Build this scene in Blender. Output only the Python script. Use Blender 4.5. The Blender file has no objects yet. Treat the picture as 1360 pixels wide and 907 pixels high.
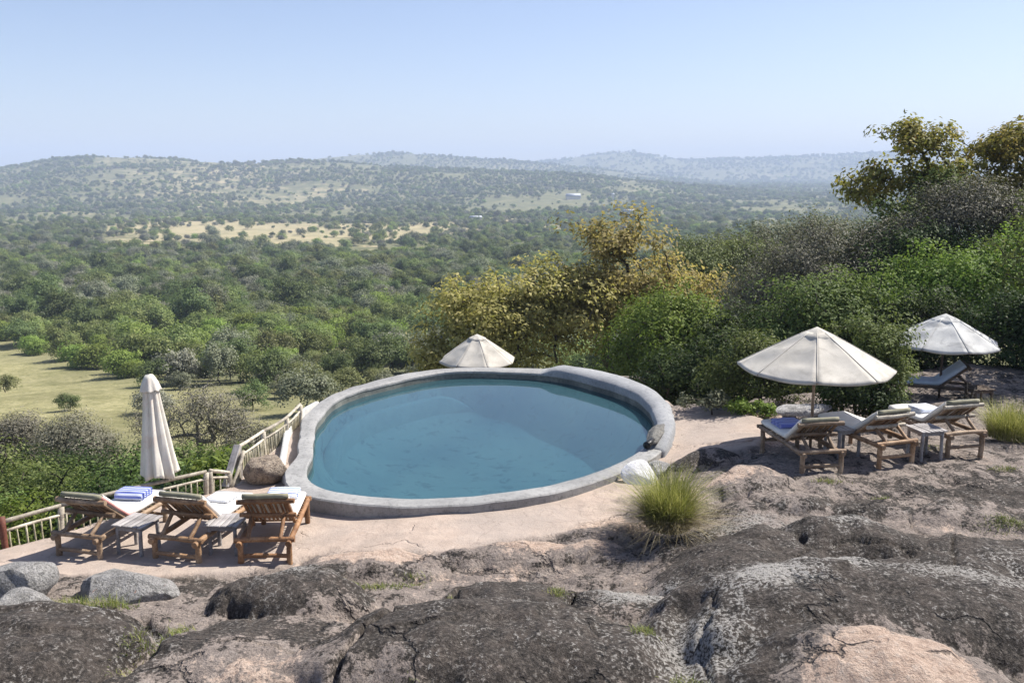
import bpy, bmesh, math, random
import numpy as np
from mathutils import Vector, Matrix

S = bpy.context.scene
COL = S.collection
R = math.radians
rng = np.random.default_rng(7)

# ------------------------------------------------------------------ camera, sky, sun, exposure
cam_d = bpy.data.cameras.new('camera')
cam = bpy.data.objects.new('camera', cam_d)
COL.objects.link(cam)
cam.location = (0, 0, 4.85)
cam.rotation_euler = (R(90 - 10.32), 0, 0)
cam_d.sensor_width = 36.0
cam_d.lens = 31.76
cam_d.clip_start = 0.1
cam_d.clip_end = 30000
S.camera = cam

SUN_ELEV, SUN_AZ = 51.0, 64.0          # azimuth clockwise from +Y (the view direction)
W = bpy.data.worlds.new('World')
S.world = W
W.use_nodes = True
wn = W.node_tree
wn.nodes.clear()
sky = wn.nodes.new('ShaderNodeTexSky')
sky.sky_type = 'NISHITA'
sky.sun_disc = False
sky.sun_elevation = R(SUN_ELEV)
sky.sun_rotation = R(SUN_AZ)
sky.altitude = 1200
sky.air_density = 1.0
sky.dust_density = 2.2
sky.ozone_density = 2.6
bg = wn.nodes.new('ShaderNodeBackground')
bg.inputs['Strength'].default_value = 0.09
wo = wn.nodes.new('ShaderNodeOutputWorld')
wb = wn.nodes.new('ShaderNodeMix')                    # the camera's warm white balance
wb.data_type = 'RGBA'; wb.blend_type = 'MULTIPLY'; wb.inputs[0].default_value = 1
wb.inputs[7].default_value = (1.10, .985, .985, 1)
wn.links.new(sky.outputs[0], wb.inputs[6])
wn.links.new(wb.outputs[2], bg.inputs[0])
wn.links.new(bg.outputs[0], wo.inputs[0])

sd = bpy.data.lights.new('sun', 'SUN')
sd.energy = 4.8
sd.angle = R(0.5)
sd.color = (1.0, 0.95, 0.87)
sun = bpy.data.objects.new('sun', sd)
COL.objects.link(sun)
sdir = Vector((math.sin(R(SUN_AZ)) * math.cos(R(SUN_ELEV)), math.cos(R(SUN_AZ)) * math.cos(R(SUN_ELEV)), math.sin(R(SUN_ELEV))))
sun.rotation_euler = sdir.to_track_quat('Z', 'Y').to_euler()
sun.location = sdir * 60

S.view_settings.view_transform = 'Standard'
S.view_settings.look = 'None'
S.view_settings.exposure = 0.85
S.view_settings.gamma = 1.0
S.cycles.max_bounces = 8
S.cycles.diffuse_bounces = 2
S.cycles.transparent_max_bounces = 12
S.cycles.volume_bounces = 1
S.cycles.use_denoising = True

HAZE_DENSITY = 0.00027

# ------------------------------------------------------------------ maths
def smooth(t):
    t = np.clip(t, 0, 1)
    return t * t * (3 - 2 * t)
def hash2(ix, iy, seed):
    n = (ix.astype(np.int64) * 374761393 + iy.astype(np.int64) * 668265263 + seed * 1442695041) & 0xffffffff
    n = ((n ^ (n >> 13)) * 1274126177) & 0xffffffff
    n = (n ^ (n >> 16)) & 0xffffff
    return n / float(0xffffff)
def vnoise(x, y, seed=0):
    x = np.asarray(x, float); y = np.asarray(y, float)
    ix = np.floor(x); iy = np.floor(y); fx = x - ix; fy = y - iy
    u = fx * fx * fx * (fx * (fx * 6 - 15) + 10); v = fy * fy * fy * (fy * (fy * 6 - 15) + 10)
    a = hash2(ix, iy, seed); b = hash2(ix + 1, iy, seed); c = hash2(ix, iy + 1, seed); d = hash2(ix + 1, iy + 1, seed)
    return (a * (1 - u) + b * u) * (1 - v) + (c * (1 - u) + d * u) * v - .5
def fbm(x, y, seed=0, octv=4):
    s = 0; a = 1.; f = 1.
    for k in range(octv):
        s = s + a * vnoise(x * f + k * 17.3, y * f - k * 9.1, seed + k); a *= .5; f *= 2.03
    return s
def inside(poly, x, y):
    r = np.zeros(np.shape(x), bool)
    n = len(poly)
    for i in range(n):
        x0, y0 = poly[i]; x1, y1 = poly[(i + 1) % n]
        if y0 == y1: continue
        c = ((y0 > y) != (y1 > y)) & (x < (x1 - x0) * (y - y0) / (y1 - y0) + x0)
        r ^= c
    return r
def seg_dist(pts, x, y, closed=False):
    d = np.full(np.shape(x), 1e9)
    n = len(pts)
    for i in range(n if closed else n - 1):
        x0, y0 = pts[i]; x1, y1 = pts[(i + 1) % n]
        dx, dy = x1 - x0, y1 - y0
        t = np.clip(((x - x0) * dx + (y - y0) * dy) / (dx * dx + dy * dy + 1e-12), 0, 1)
        d = np.minimum(d, np.hypot(x - x0 - t * dx, y - y0 - t * dy))
    return d
def sdist(poly, x, y):
    d = seg_dist(poly, x, y, True)
    return np.where(inside(poly, x, y), -d, d)

# ------------------------------------------------------------------ mesh helpers
def mesh_np(name, verts, quads=None, tris=None, smooth_=False, attrs=None, mats=(), midx=None):
    me = bpy.data.meshes.new(name)
    verts = np.asarray(verts, np.float32).reshape(-1, 3)
    q = np.zeros((0, 4), np.int32) if quads is None or len(quads) == 0 else np.asarray(quads, np.int32)
    t = np.zeros((0, 3), np.int32) if tris is None or len(tris) == 0 else np.asarray(tris, np.int32)
    me.vertices.add(len(verts))
    me.vertices.foreach_set('co', verts.ravel())
    loops = np.concatenate([q.ravel(), t.ravel()]).astype(np.int32)
    me.loops.add(len(loops))
    me.loops.foreach_set('vertex_index', loops)
    starts = np.concatenate([np.arange(len(q)) * 4, len(q) * 4 + np.arange(len(t)) * 3]).astype(np.int32)
    me.polygons.add(len(starts))
    me.polygons.foreach_set('loop_start', starts)
    if smooth_:
        me.polygons.foreach_set('use_smooth', np.ones(len(starts), bool))
    if midx is not None:
        me.polygons.foreach_set('material_index', np.asarray(midx, np.int32))
    me.update(calc_edges=True)
    for m in mats: me.materials.append(m)
    for k, (dom, data) in (attrs or {}).items():
        a = me.attributes.new(k, 'FLOAT', dom)
        a.data.foreach_set('value', np.asarray(data, np.float32))
    return me
class MB:
    def __init__(s): s.v = []; s.q = []; s.t = []; s.n = 0
    def add(s, v, q=None, t=None):
        v = np.asarray(v, float).reshape(-1, 3)
        s.v.append(v)
        if q is not None and len(q): s.q.append(np.asarray(q) + s.n)
        if t is not None and len(t): s.t.append(np.asarray(t) + s.n)
        s.n += len(v); return s
    def mesh(s, name, mat, smooth_=True, attrs=None):
        return mesh_np(name, np.concatenate(s.v), np.concatenate(s.q) if s.q else None, np.concatenate(s.t) if s.t else None, smooth_, attrs, [mat] if mat else [])
    def build(s, name, mat, parent=None, smooth_=True, loc=None):
        return link(name, s.mesh(name, mat, smooth_), parent, loc)
def link(name, me, parent=None, loc=None, rz=0):
    o = bpy.data.objects.new(name, me)
    COL.objects.link(o)
    if parent: o.parent = parent
    if loc is not None: o.location = loc
    if rz: o.rotation_euler = (0, 0, rz)
    return o
def tag(o, label=None, cat=None, group=None, kind=None):
    if label: o['label'] = label
    if cat: o['category'] = cat
    if group: o['group'] = group
    if kind: o['kind'] = kind
    return o
def thing(name, label, cat, loc=(0, 0, 0), rz=0, group=None):
    o = bpy.data.objects.new(name, None)
    COL.objects.link(o)
    o.empty_display_size = 0.2
    o.location = loc; o.rotation_euler = (0, 0, rz)
    return tag(o, label, cat, group)
def auto_sharp(o, ang=40):
    me = o.data
    me.set_sharp_from_angle(angle=R(ang))
def tube(path, radii, sides=8, caps=True, squash=None):
    P = np.asarray(path, float); n = len(P)
    radii = np.broadcast_to(np.asarray(radii, float), (n,))
    T = np.gradient(P, axis=0); T /= np.linalg.norm(T, axis=1)[:, None] + 1e-12
    up = np.array([0, 0, 1.]) if abs(T[0][2]) < .9 else np.array([1., 0, 0])
    A = np.cross(T, up); A /= np.linalg.norm(A, axis=1)[:, None] + 1e-12
    B = np.cross(T, A)
    th = np.arange(sides) * 2 * np.pi / sides
    V = P[:, None] + radii[:, None, None] * (np.cos(th)[None, :, None] * A[:, None] + np.sin(th)[None, :, None] * B[:, None])
    V = V.reshape(-1, 3)
    i = np.arange(n - 1)[:, None] * sides; j = np.arange(sides)[None, :]; j2 = (j + 1) % sides
    Q = np.stack([i + j, i + sides + j, i + sides + j2, i + j2], -1).reshape(-1, 4)
    Tt = []
    if caps:
        V = np.concatenate([V, P[:1] - T[:1] * radii[0] * .15, P[-1:] + T[-1:] * radii[-1] * .15])
        c0, c1 = n * sides, n * sides + 1
        e = (n - 1) * sides
        Tt = [(c0, k, (k + 1) % sides) for k in range(sides)] + [(c1, e + (k + 1) % sides, e + k) for k in range(sides)]
    return V, Q, np.array(Tt) if caps else None
def log(p0, p1, r, rg, r1=None, bend=.012, knots=True, sides=9, rings=7):
    """a natural pole: slightly crooked, with uneven girth"""
    p0 = np.array(p0, float); p1 = np.array(p1, float)
    t = np.linspace(0, 1, rings)
    P = p0 + (p1 - p0) * t[:, None]
    L = np.linalg.norm(p1 - p0)
    off = rg.normal(size=3) * bend * min(1, L)
    P = P + np.sin(np.pi * t)[:, None] * off
    rr = r + ((r1 if r1 else r) - r) * t
    if knots: rr = rr * (1 + rg.uniform(-.09, .09, rings))
    return tube(P, rr, sides)
def bevel_box(sx, sy, sz, b=.008, seg=1, jit=0, rg=None):
    bm = bmesh.new()
    bmesh.ops.create_cube(bm, size=1)
    for v in bm.verts:
        v.co = Vector((v.co.x * sx, v.co.y * sy, v.co.z * sz))
        if jit: v.co += Vector(rg.normal(size=3) * jit)
    if b: bmesh.ops.bevel(bm, geom=bm.edges[:], offset=b, segments=seg, affect='EDGES', profile=.6)
    return bm
def bm_obj(bm, name, mat, parent=None, loc=None, rot=None, smooth_=True):
    me = bpy.data.meshes.new(name)
    bm.to_mesh(me); bm.free()
    if smooth_:
        for p in me.polygons: p.use_smooth = True
    me.materials.append(mat)
    o = link(name, me, parent, loc)
    if rot is not None: o.rotation_euler = rot
    return o

# ------------------------------------------------------------------ materials
class NT:
    def __init__(s, name):
        s.m = bpy.data.materials.new(name); s.m.use_nodes = True
        s.t = s.m.node_tree; s.t.nodes.clear()
        s.out = s.n('ShaderNodeOutputMaterial')
    def n(s, typ, ins=None, **kw):
        nd = s.t.nodes.new(typ)
        for k, v in kw.items(): setattr(nd, k, v)
        for k, v in (ins or {}).items():
            if hasattr(v, 'is_output'): s.t.links.new(v, nd.inputs[k])
            else: nd.inputs[k].default_value = v
        return nd
    def noise(s, scale, detail=4, rough=.55, vec=None, dist=0.):
        nd = s.n('ShaderNodeTexNoise', {'Scale': scale, 'Detail': detail, 'Roughness': rough, 'Distortion': dist})
        if vec is not None: s.t.links.new(vec, nd.inputs['Vector'])
        return nd.outputs['Fac']
    def ramp(s, fac, stops, interp='LINEAR'):
        nd = s.n('ShaderNodeValToRGB', {'Fac': fac})
        cr = nd.color_ramp; cr.interpolation = interp
        while len(cr.elements) > 1: cr.elements.remove(cr.elements[-1])
        for i, (p, c) in enumerate(stops):
            e = cr.elements[0] if i == 0 else cr.elements.new(p)
            e.position = p
            e.color = (c[0], c[1], c[2], 1) if hasattr(c, '__len__') else (c, c, c, 1)
        return nd.outputs['Color']
    def mix(s, fac, a, b, mode='MIX'):
        nd = s.n('ShaderNodeMix', data_type='RGBA', blend_type=mode)
        for k, v in ((0, fac), (6, a), (7, b)):
            if hasattr(v, 'is_output'): s.t.links.new(v, nd.inputs[k])
            else: nd.inputs[k].default_value = v if k == 0 or len(v) == 4 else (*v, 1)
        return nd.outputs[2]
    def math(s, op, a, b=0., clamp=False):
        nd = s.n('ShaderNodeMath', operation=op, use_clamp=clamp)
        for k, v in ((0, a), (1, b)):
            if hasattr(v, 'is_output'): s.t.links.new(v, nd.inputs[k])
            else: nd.inputs[k].default_value = v
        return nd.outputs[0]
    def attr(s, name): return s.n('ShaderNodeAttribute', attribute_name=name).outputs['Fac']
    def pos(s, scale=(1, 1, 1), coord='Object', rot=(0, 0, 0)):
        tc = s.n('ShaderNodeTexCoord').outputs[coord]
        return s.n('ShaderNodeMapping', {'Vector': tc, 'Scale': scale, 'Rotation': rot}).outputs[0]
    def bump(s, h, dist=.01, strength=1., prev=None):
        nd = s.n('ShaderNodeBump', {'Height': h, 'Distance': dist, 'Strength': strength})
        if prev is not None: s.t.links.new(prev, nd.inputs['Normal'])
        return nd.outputs[0]
    def surf(s, color, rough=.8, bump=None, spec=.3, **extra):
        ins = {'Base Color': color if hasattr(color, 'is_output') else (*color, 1), 'Roughness': rough, 'Specular IOR Level': spec}
        ins.update(extra)
        b = s.n('ShaderNodeBsdfPrincipled', ins)
        if bump is not None: s.t.links.new(bump, b.inputs['Normal'])
        s.t.links.new(b.outputs[0], s.out.inputs['Surface'])
        return s.m
    def rnd(s): return s.n('ShaderNodeObjectInfo').outputs['Random']

def mat_leaf(name, stops, trans=.35, rough=.5, vary=.35):
    m = NT(name)
    c = m.ramp(m.attr('tint'), stops)
    v = m.math('MULTIPLY_ADD', m.rnd(), vary); v.node.inputs[2].default_value = 1 - vary / 2
    hsv = m.n('ShaderNodeHueSaturation', {'Color': c, 'Value': v, 'Hue': m.math('MULTIPLY_ADD', m.rnd(), .03)})
    hsv.inputs['Hue'].links[0].from_node.inputs[2].default_value = .485
    p = m.n('ShaderNodeBsdfPrincipled', {'Base Color': hsv.outputs[0], 'Roughness': .58, 'Specular IOR Level': .15})
    tcol = m.mix(.5, hsv.outputs[0], (.9, 1., .35), 'MULTIPLY')
    t = m.n('ShaderNodeBsdfTranslucent', {'Color': tcol})
    mx = m.n('ShaderNodeMixShader', {0: trans, 1: p.outputs[0], 2: t.outputs[0]})
    m.t.links.new(mx.outputs[0], m.out.inputs['Surface'])
    return m.m
LEAF = {
 'dark':   mat_leaf('dark_green_leaf',  [(0, (.020, .036, .012)), (.5, (.046, .070, .022)), (1, (.10, .13, .042))]),  # lowered so the bushes' deep shade sits in the leaf colour
 'mid':    mat_leaf('mid_green_leaf',   [(0, (.06, .088, .026)), (.5, (.135, .168, .052)), (1, (.225, .255, .088))]),
 'bright': mat_leaf('bright_green_leaf', [(0, (.075, .12, .020)), (.5, (.165, .225, .045)), (1, (.28, .33, .085))], .42),
 'grey':   mat_leaf('grey_green_leaf',  [(0, (.08, .092, .054)), (.5, (.16, .17, .105)), (1, (.27, .275, .18))], .25),
 'silver': mat_leaf('silvery_leaf',     [(0, (.085, .084, .060)), (.5, (.16, .156, .116)), (1, (.27, .262, .20))], .25),
 'olive':  mat_leaf('olive_leaf',       [(0, (.07, .082, .032)), (.5, (.15, .168, .066)), (1, (.24, .25, .11))], .3),
 'gold':   mat_leaf('golden_leaf',      [(0, (.14, .14, .042)), (.4, (.33, .295, .105)), (.75, (.50, .43, .185)), (1, (.66, .58, .34))], .5, vary=.1),
 'rust':   mat_leaf('rusty_leaf',       [(0, (.11, .12, .03)), (.5, (.25, .24, .06)), (.85, (.38, .30, .08)), (1, (.48, .20, .05))], .45, vary=.1),
}
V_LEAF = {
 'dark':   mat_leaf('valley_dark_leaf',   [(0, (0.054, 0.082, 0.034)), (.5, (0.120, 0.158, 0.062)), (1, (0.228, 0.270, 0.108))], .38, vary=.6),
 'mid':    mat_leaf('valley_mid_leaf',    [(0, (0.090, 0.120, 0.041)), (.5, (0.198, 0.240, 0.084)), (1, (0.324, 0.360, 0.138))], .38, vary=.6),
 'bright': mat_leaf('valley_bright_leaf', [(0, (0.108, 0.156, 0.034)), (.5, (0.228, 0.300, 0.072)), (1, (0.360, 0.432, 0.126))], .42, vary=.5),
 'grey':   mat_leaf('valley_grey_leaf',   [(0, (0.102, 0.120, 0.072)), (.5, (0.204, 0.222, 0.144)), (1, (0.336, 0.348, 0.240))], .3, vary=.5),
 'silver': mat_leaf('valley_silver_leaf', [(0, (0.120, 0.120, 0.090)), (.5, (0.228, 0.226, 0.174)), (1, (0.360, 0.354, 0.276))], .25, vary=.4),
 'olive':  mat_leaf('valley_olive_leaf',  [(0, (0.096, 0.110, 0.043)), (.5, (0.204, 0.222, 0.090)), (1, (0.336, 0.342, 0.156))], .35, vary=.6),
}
LEAF['ash'] = mat_leaf('ashen_leaf', [(0, (.12, .118, .085)), (.5, (.225, .215, .16)), (1, (.36, .34, .265))], .28)
LEAF['fresh'] = mat_leaf('fresh_green_leaf', [(0, (.05, .085, .022)), (.5, (.135, .185, .055)), (1, (.26, .31, .115))], .38)
def mat_bark(name, a, b):
    m = NT(name)
    p = m.pos((1, 1, .25))
    c = m.ramp(m.noise(9, 5, .6, p), [(.3, a), (.7, b)])
    return m.surf(c, .9, m.bump(m.noise(30, 4, .6, p), .02))
BARK = mat_bark('dark_bark', (.03, .024, .018), (.10, .085, .068))
BARK_PALE = mat_bark('pale_bark', (.16, .145, .12), (.33, .30, .26))

def mat_rock():
    m = NT('weathered_granite')
    P = m.pos()
    bare = m.attr('bare'); smo = m.attr('smoothness')
    big = m.noise(.9, 5, .6, P, .4)
    med = m.noise(4.5, 6, .65, P, .3)
    fine = m.noise(26, 6, .7, P)
    vfine = m.noise(95, 3, .7, P)
    # lichen-dark skin, pale scaly lichen, bare tan granite
    dark = m.ramp(fine, [(.33, (.012, .0108, .0095)), (.50, (.050, .043, .037)), (.68, (.155, .134, .116))])
    dark = m.mix(m.ramp(med, [(.42, 0.), (.62, 1.)]), dark, m.mix(.4, dark, (.13, .105, .088)))
    streak = m.noise(7, 5, .7, m.pos((1, .28, 1), rot=(0, 0, .5)), .6)
    pale = m.ramp(vfine, [(.3, (.20, .19, .175)), (.7, (.47, .45, .42))])
    li = m.attr('lichen')
    spot = m.math('MULTIPLY', m.ramp(m.math('ADD', fine, m.math('MULTIPLY', li, .16)), [(.54, 0.), (.60, 1.)]), m.ramp(m.math('ADD', streak, m.math('MULTIPLY', li, .3)), [(.45, 0.), (.58, 1.)]))
    spot = m.math('MULTIPLY', spot, m.ramp(m.math('ADD', m.noise(1.7, 4, .6, P, .8), m.math('MULTIPLY', li, .25)), [(.40, .12), (.58, 1.)]))
    skin = m.mix(spot, dark, pale)
    greyp = m.ramp(med, [(.25, (.16, .132, .115)), (.5, (.27, .225, .195)), (.75, (.37, .315, .275))])
    greyp = m.mix(m.ramp(fine, [(.34, .75), (.52, 0.)]), greyp, (.075, .066, .06))
    greyp = m.mix(m.math('MULTIPLY', spot, .6), greyp, pale)
    tan = m.ramp(med, [(.25, (.40, .285, .215)), (.5, (.50, .375, .295)), (.75, (.56, .445, .36))])
    tan = m.mix(m.ramp(fine, [(.30, .6), (.50, 0.)]), tan, (.23, .17, .135))
    tan = m.mix(m.math('MULTIPLY', m.ramp(vfine, [(.55, 0.), (.66, 1.)]), .5), tan, (.62, .55, .47))
    grit = m.noise(14, 5, .7, P)
    tan = m.mix(m.ramp(grit, [(.36, .55), (.5, 0.)]), tan, (.27, .185, .14))
    tan = m.mix(m.ramp(grit, [(.56, 0.), (.68, .5)]), tan, (.60, .52, .45))
    deckc = m.ramp(med, [(.25, (.35, .275, .225)), (.55, (.43, .345, .285)), (.8, (.49, .405, .335))])
    deckc = m.mix(m.ramp(m.noise(1.6, 6, .7, P, .5), [(.38, .55), (.56, 0.)]), deckc, (.25, .21, .18))
    deckc = m.mix(m.ramp(m.noise(.45, 5, .65, P, .8), [(.40, .45), (.56, 0.)]), deckc, (.31, .275, .25))
    hair = m.n('ShaderNodeTexVoronoi', {'Scale': .8, 'Vector': m.n('ShaderNodeVectorMath', {0: P, 1: m.n('ShaderNodeTexNoise', {'Vector': P, 'Scale': 2.5, 'Detail': 4}).outputs['Color']}, operation='ADD').outputs[0]}, feature='DISTANCE_TO_EDGE').outputs['Distance']
    deckc = m.mix(m.ramp(hair, [(.003, .4), (.014, 0.)]), deckc, (.16, .13, .11))
    deckc = m.mix(m.math('MULTIPLY', m.ramp(vfine, [(.4, 0.), (.7, 1.)]), .35), deckc, (.36, .29, .24))
    run = m.noise(2.4, 6, .7, m.pos((1.6, .45, 1), rot=(0, 0, -.35)), .8)
    bare = m.math('ADD', bare, m.math('MULTIPLY', m.math('SUBTRACT', run, .5), .9))
    k = m.math('ADD', bare, m.math('MULTIPLY', m.math('SUBTRACT', m.math('ADD', m.math('MULTIPLY', big, .5), m.math('ADD', m.math('MULTIPLY', med, .6), m.math('MULTIPLY', fine, .45))), .78), 1.7))
    crk = m.n('ShaderNodeTexVoronoi', {'Scale': .55, 'Vector': m.n('ShaderNodeVectorMath', {0: m.pos((1, 1.5, .3), rot=(0, 0, .4)), 1: m.n('ShaderNodeTexNoise', {'Vector': P, 'Scale': 1.6, 'Detail': 5, 'Roughness': .6}).outputs['Color']}, operation='ADD').outputs[0]}, feature='DISTANCE_TO_EDGE').outputs['Distance']
    crack = m.math('MULTIPLY', m.ramp(crk, [(.004, 1.), (.02, 0.)]), m.ramp(big, [(.50, 0.), (.57, 1.)]))
    c = m.mix(m.ramp(k, [(.20, 0.), (.32, 1.)]), skin, greyp)
    c = m.mix(m.ramp(k, [(.55, 0.), (.70, 1.)]), c, tan)
    c = m.mix(m.math('MULTIPLY', crack, .62), c, (.012, .011, .010))
    c = m.mix(smo, c, deckc)
    h = m.math('ADD', m.math('ADD', m.math('MULTIPLY', med, .9), m.math('MULTIPLY', grit, .5)), m.math('ADD', m.math('MULTIPLY', fine, .5), m.math('MULTIPLY', vfine, .18)))
    h = m.math('SUBTRACT', h, m.math('MULTIPLY', crack, .9))
    hs = m.math('MULTIPLY', h, m.math('SUBTRACT', 1.05, m.math('MULTIPLY', smo, .8)))
    return m.surf(c, .88, m.bump(hs, .07, 1.), .25)
M_ROCK = mat_rock()
def mat_boulder(name, cols, speck, lich=None):
    m = NT(name)
    P = m.pos()
    med = m.noise(5, 6, .65, P); fine = m.noise(38, 5, .7, P); vf = m.noise(110, 3, .7, P)
    c = m.ramp(med, [(.25, cols[0]), (.5, cols[1]), (.75, cols[2])])
    c = m.mix(m.ramp(m.noise(12, 6, .7, P, .5), [(.40, .7), (.52, 0.)]), c, speck)
    c = m.mix(m.ramp(fine, [(.36, .8), (.5, 0.)]), c, speck)
    c = m.mix(m.math('MULTIPLY', m.ramp(vf, [(.5, 0.), (.66, 1.)]), .4), c, (.62, .60, .57))
    if lich: c = m.mix(m.ramp(m.noise(7, 4, .7, P, .5), [(.66, 0.), (.72, .8)]), c, lich)
    h = m.math('ADD', med, m.math('MULTIPLY', fine, .6))
    return m.surf(c, .9, m.bump(h, .07, 1.), .25)
M_GREYROCK = mat_boulder('grey_boulder_stone', [(.19, .185, .175), (.31, .30, .29), (.40, .39, .375)], (.10, .097, .09), (.42, .16, .08))
M_TANROCK = mat_boulder('tan_boulder_stone', [(.24, .185, .135), (.36, .285, .21), (.45, .37, .285)], (.10, .07, .05))
M_FLATROCK = mat_boulder('dark_slab_stone', [(.13, .125, .115), (.19, .185, .17), (.26, .25, .23)], (.05, .05, .045))
M_BENCHROCK = mat_boulder('pale_slab_stone', [(.30, .295, .285), (.42, .41, .40), (.52, .51, .49)], (.16, .155, .15))

def mat_concrete(name, a, b, c, stain=(.12, .115, .105), stain_amt=.5):
    m = NT(name)
    P = m.pos()
    n1 = m.noise(1.3, 6, .65, P, .3); n2 = m.noise(14, 5, .7, P); n3 = m.noise(80, 3, .7, P)
    col = m.ramp(n1, [(.3, a), (.5, b), (.72, c)])
    col = m.mix(m.math('MULTIPLY', m.ramp(n2, [(.30, 1.), (.5, 0.)]), stain_amt), col, stain)
    col = m.mix(m.math('MULTIPLY', m.ramp(n3, [(.5, 0.), (.7, 1.)]), .25), col, (.6, .59, .57))
    h = m.math('ADD', n2, m.math('MULTIPLY', n3, .4))
    return m.surf(col, .85, m.bump(h, .012, .8), .3)
M_COPING = mat_concrete('pool_coping_concrete', (.19, .19, .188), (.27, .268, .262), (.36, .355, .345), (.09, .09, .088), .7)
M_RAISED = mat_concrete('raised_coping_concrete', (.17, .178, .19), (.24, .248, .26), (.32, .326, .335), (.08, .08, .085), .6)
M_WALLIN = mat_concrete('stained_pool_wall', (.055, .062, .058), (.10, .11, .10), (.22, .22, .19), (.03, .036, .032), .8)
M_KERB = mat_concrete('white_limed_concrete', (.38, .38, .365), (.50, .50, .48), (.60, .60, .58), (.24, .24, .23), .5)
def mat_floor():
    m = NT('pool_floor_plaster')
    P = m.pos()
    n1 = m.noise(.55, 5, .6, P, .6); n2 = m.noise(3.2, 6, .65, P, .4)
    c = m.ramp(n1, [(.3, (.22, .37, .39)), (.55, (.31, .49, .49)), (.75, (.40, .57, .54))])
    c = m.mix(m.ramp(n2, [(.34, .8), (.46, 0.)]), c, (.05, .15, .18))
    return m.surf(c, .9)
M_FLOOR = mat_floor()
def mat_ledge():
    m = NT('pool_ledge_plaster')
    P = m.pos()
    return m.surf(m.ramp(m.noise(4, 5, .6, P), [(.3, (.24, .42, .44)), (.7, (.36, .54, .54))]), .9)
M_LEDGE = mat_ledge()
M_STEP = NT('pool_step_plaster').surf((.07, .15, .24), .9)
def mat_water():
    m = NT('pool_water_surface')
    P = m.pos((1, .6, 1))
    b = m.bump(m.noise(2.2, 3, .5, P, .3), .004, .25)
    fr = m.n('ShaderNodeFresnel', {'IOR': 1.33, 'Normal': b}).outputs[0]
    g = m.n('ShaderNodeBsdfGlossy', {'Color': (1, 1, 1, 1), 'Roughness': .03, 'Normal': b})
    t = m.n('ShaderNodeBsdfTransparent', {'Color': (.45, .64, .72, 1)})
    # silt hanging in the water gives it a body colour of its own
    cl = m.ramp(m.noise(.5, 4, .6, P, .5), [(.3, (.032, .082, .110)), (.7, (.052, .118, .138))])
    d = m.n('ShaderNodeBsdfDiffuse', {'Color': cl})
    body = m.n('ShaderNodeMixShader', {0: .55, 1: t.outputs[0], 2: d.outputs[0]})
    mx = m.n('ShaderNodeMixShader', {0: fr, 1: body.outputs[0], 2: g.outputs[0]})
    m.t.links.new(mx.outputs[0], m.out.inputs['Surface'])
    return m.m
M_WATER = mat_water()
def mat_ground():
    m = NT('savanna_soil')
    P = m.pos()
    pale = m.attr('pale'); clear = m.attr('clearing')
    n0 = m.noise(.004, 5, .6, P, .5); n1 = m.noise(.05, 6, .65, P, .4); n2 = m.noise(.5, 6, .7, P, .3); n3 = m.noise(2.6, 4, .7, P)
    base = m.ramp(n1, [(.3, (.10, .108, .055)), (.5, (.155, .155, .08)), (.7, (.225, .21, .115))])
    grass = m.ramp(n2, [(.28, (.15, .15, .065)), (.5, (.27, .25, .125)), (.72, (.37, .335, .19))])
    grass = m.mix(m.ramp(n3, [(.34, .7), (.52, 0.)]), grass, (.10, .105, .045))
    grass = m.mix(m.ramp(n1, [(.36, .6), (.52, 0.)]), grass, (.13, .125, .06))
    plain = m.ramp(n1, [(.3, (.25, .23, .125)), (.55, (.36, .31, .18)), (.75, (.42, .33, .215))])
    c = m.mix(clear, base, grass)
    kk = m.ramp(m.math('ADD', pale, m.math('MULTIPLY', m.math('SUBTRACT', n1, .5), 1.2)), [(.35, 0.), (.6, 1.)])
    c = m.mix(kk, c, plain)
    return m.surf(c, 1., m.bump(m.math('ADD', n2, m.math('MULTIPLY', n3, .3)), .25, .6), .1)
M_GROUND = mat_ground()
def mat_wood(name, a, b, c, end=None):
    m = NT(name)
    n1 = m.noise(5, 5, .6, m.pos((1, 1, 1)), .3); n2 = m.noise(40, 5, .7, m.pos((1, .15, 1)))
    r = m.rnd()
    col = m.ramp(n1, [(.28, a), (.5, b), (.74, c)])
    col = m.mix(m.ramp(n2, [(.34, .6), (.52, 0.)]), col, tuple(x * .45 for x in a))
    v = m.math('MULTIPLY_ADD', r, .5); v.node.inputs[2].default_value = .75
    hv = m.n('ShaderNodeHueSaturation', {'Color': col, 'Value': v})
    return m.surf(hv.outputs[0], .65, m.bump(n2, .006, .8), .35)
WOOD = {
 'brown': mat_wood('brown_varnished_pole', (.14, .066, .03), (.27, .14, .065), (.40, .235, .12)),
 'honey': mat_wood('honey_pole', (.17, .095, .048), (.31, .19, .105), (.46, .32, .20)),
 'weathered': mat_wood('weathered_pole', (.14, .09, .055), (.26, .18, .115), (.42, .32, .22)),  # darkened: shade on the lounger backs is put into the wood colour
 'grey': mat_wood('grey_weathered_board', (.17, .155, .145), (.30, .28, .27), (.42, .40, .385)),
 'rail': mat_wood('sunbleached_pole', (.26, .22, .165), (.44, .39, .31), (.60, .55, .46)),
 'stick': mat_wood('thin_stick', (.22, .19, .12), (.40, .36, .25), (.54, .50, .38)),
 'red': mat_wood('red_brown_post', (.09, .03, .02), (.16, .055, .035), (.22, .09, .06)),
 'dark': mat_wood('dark_pole', (.05, .035, .025), (.10, .07, .05), (.16, .12, .09)),
}
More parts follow.
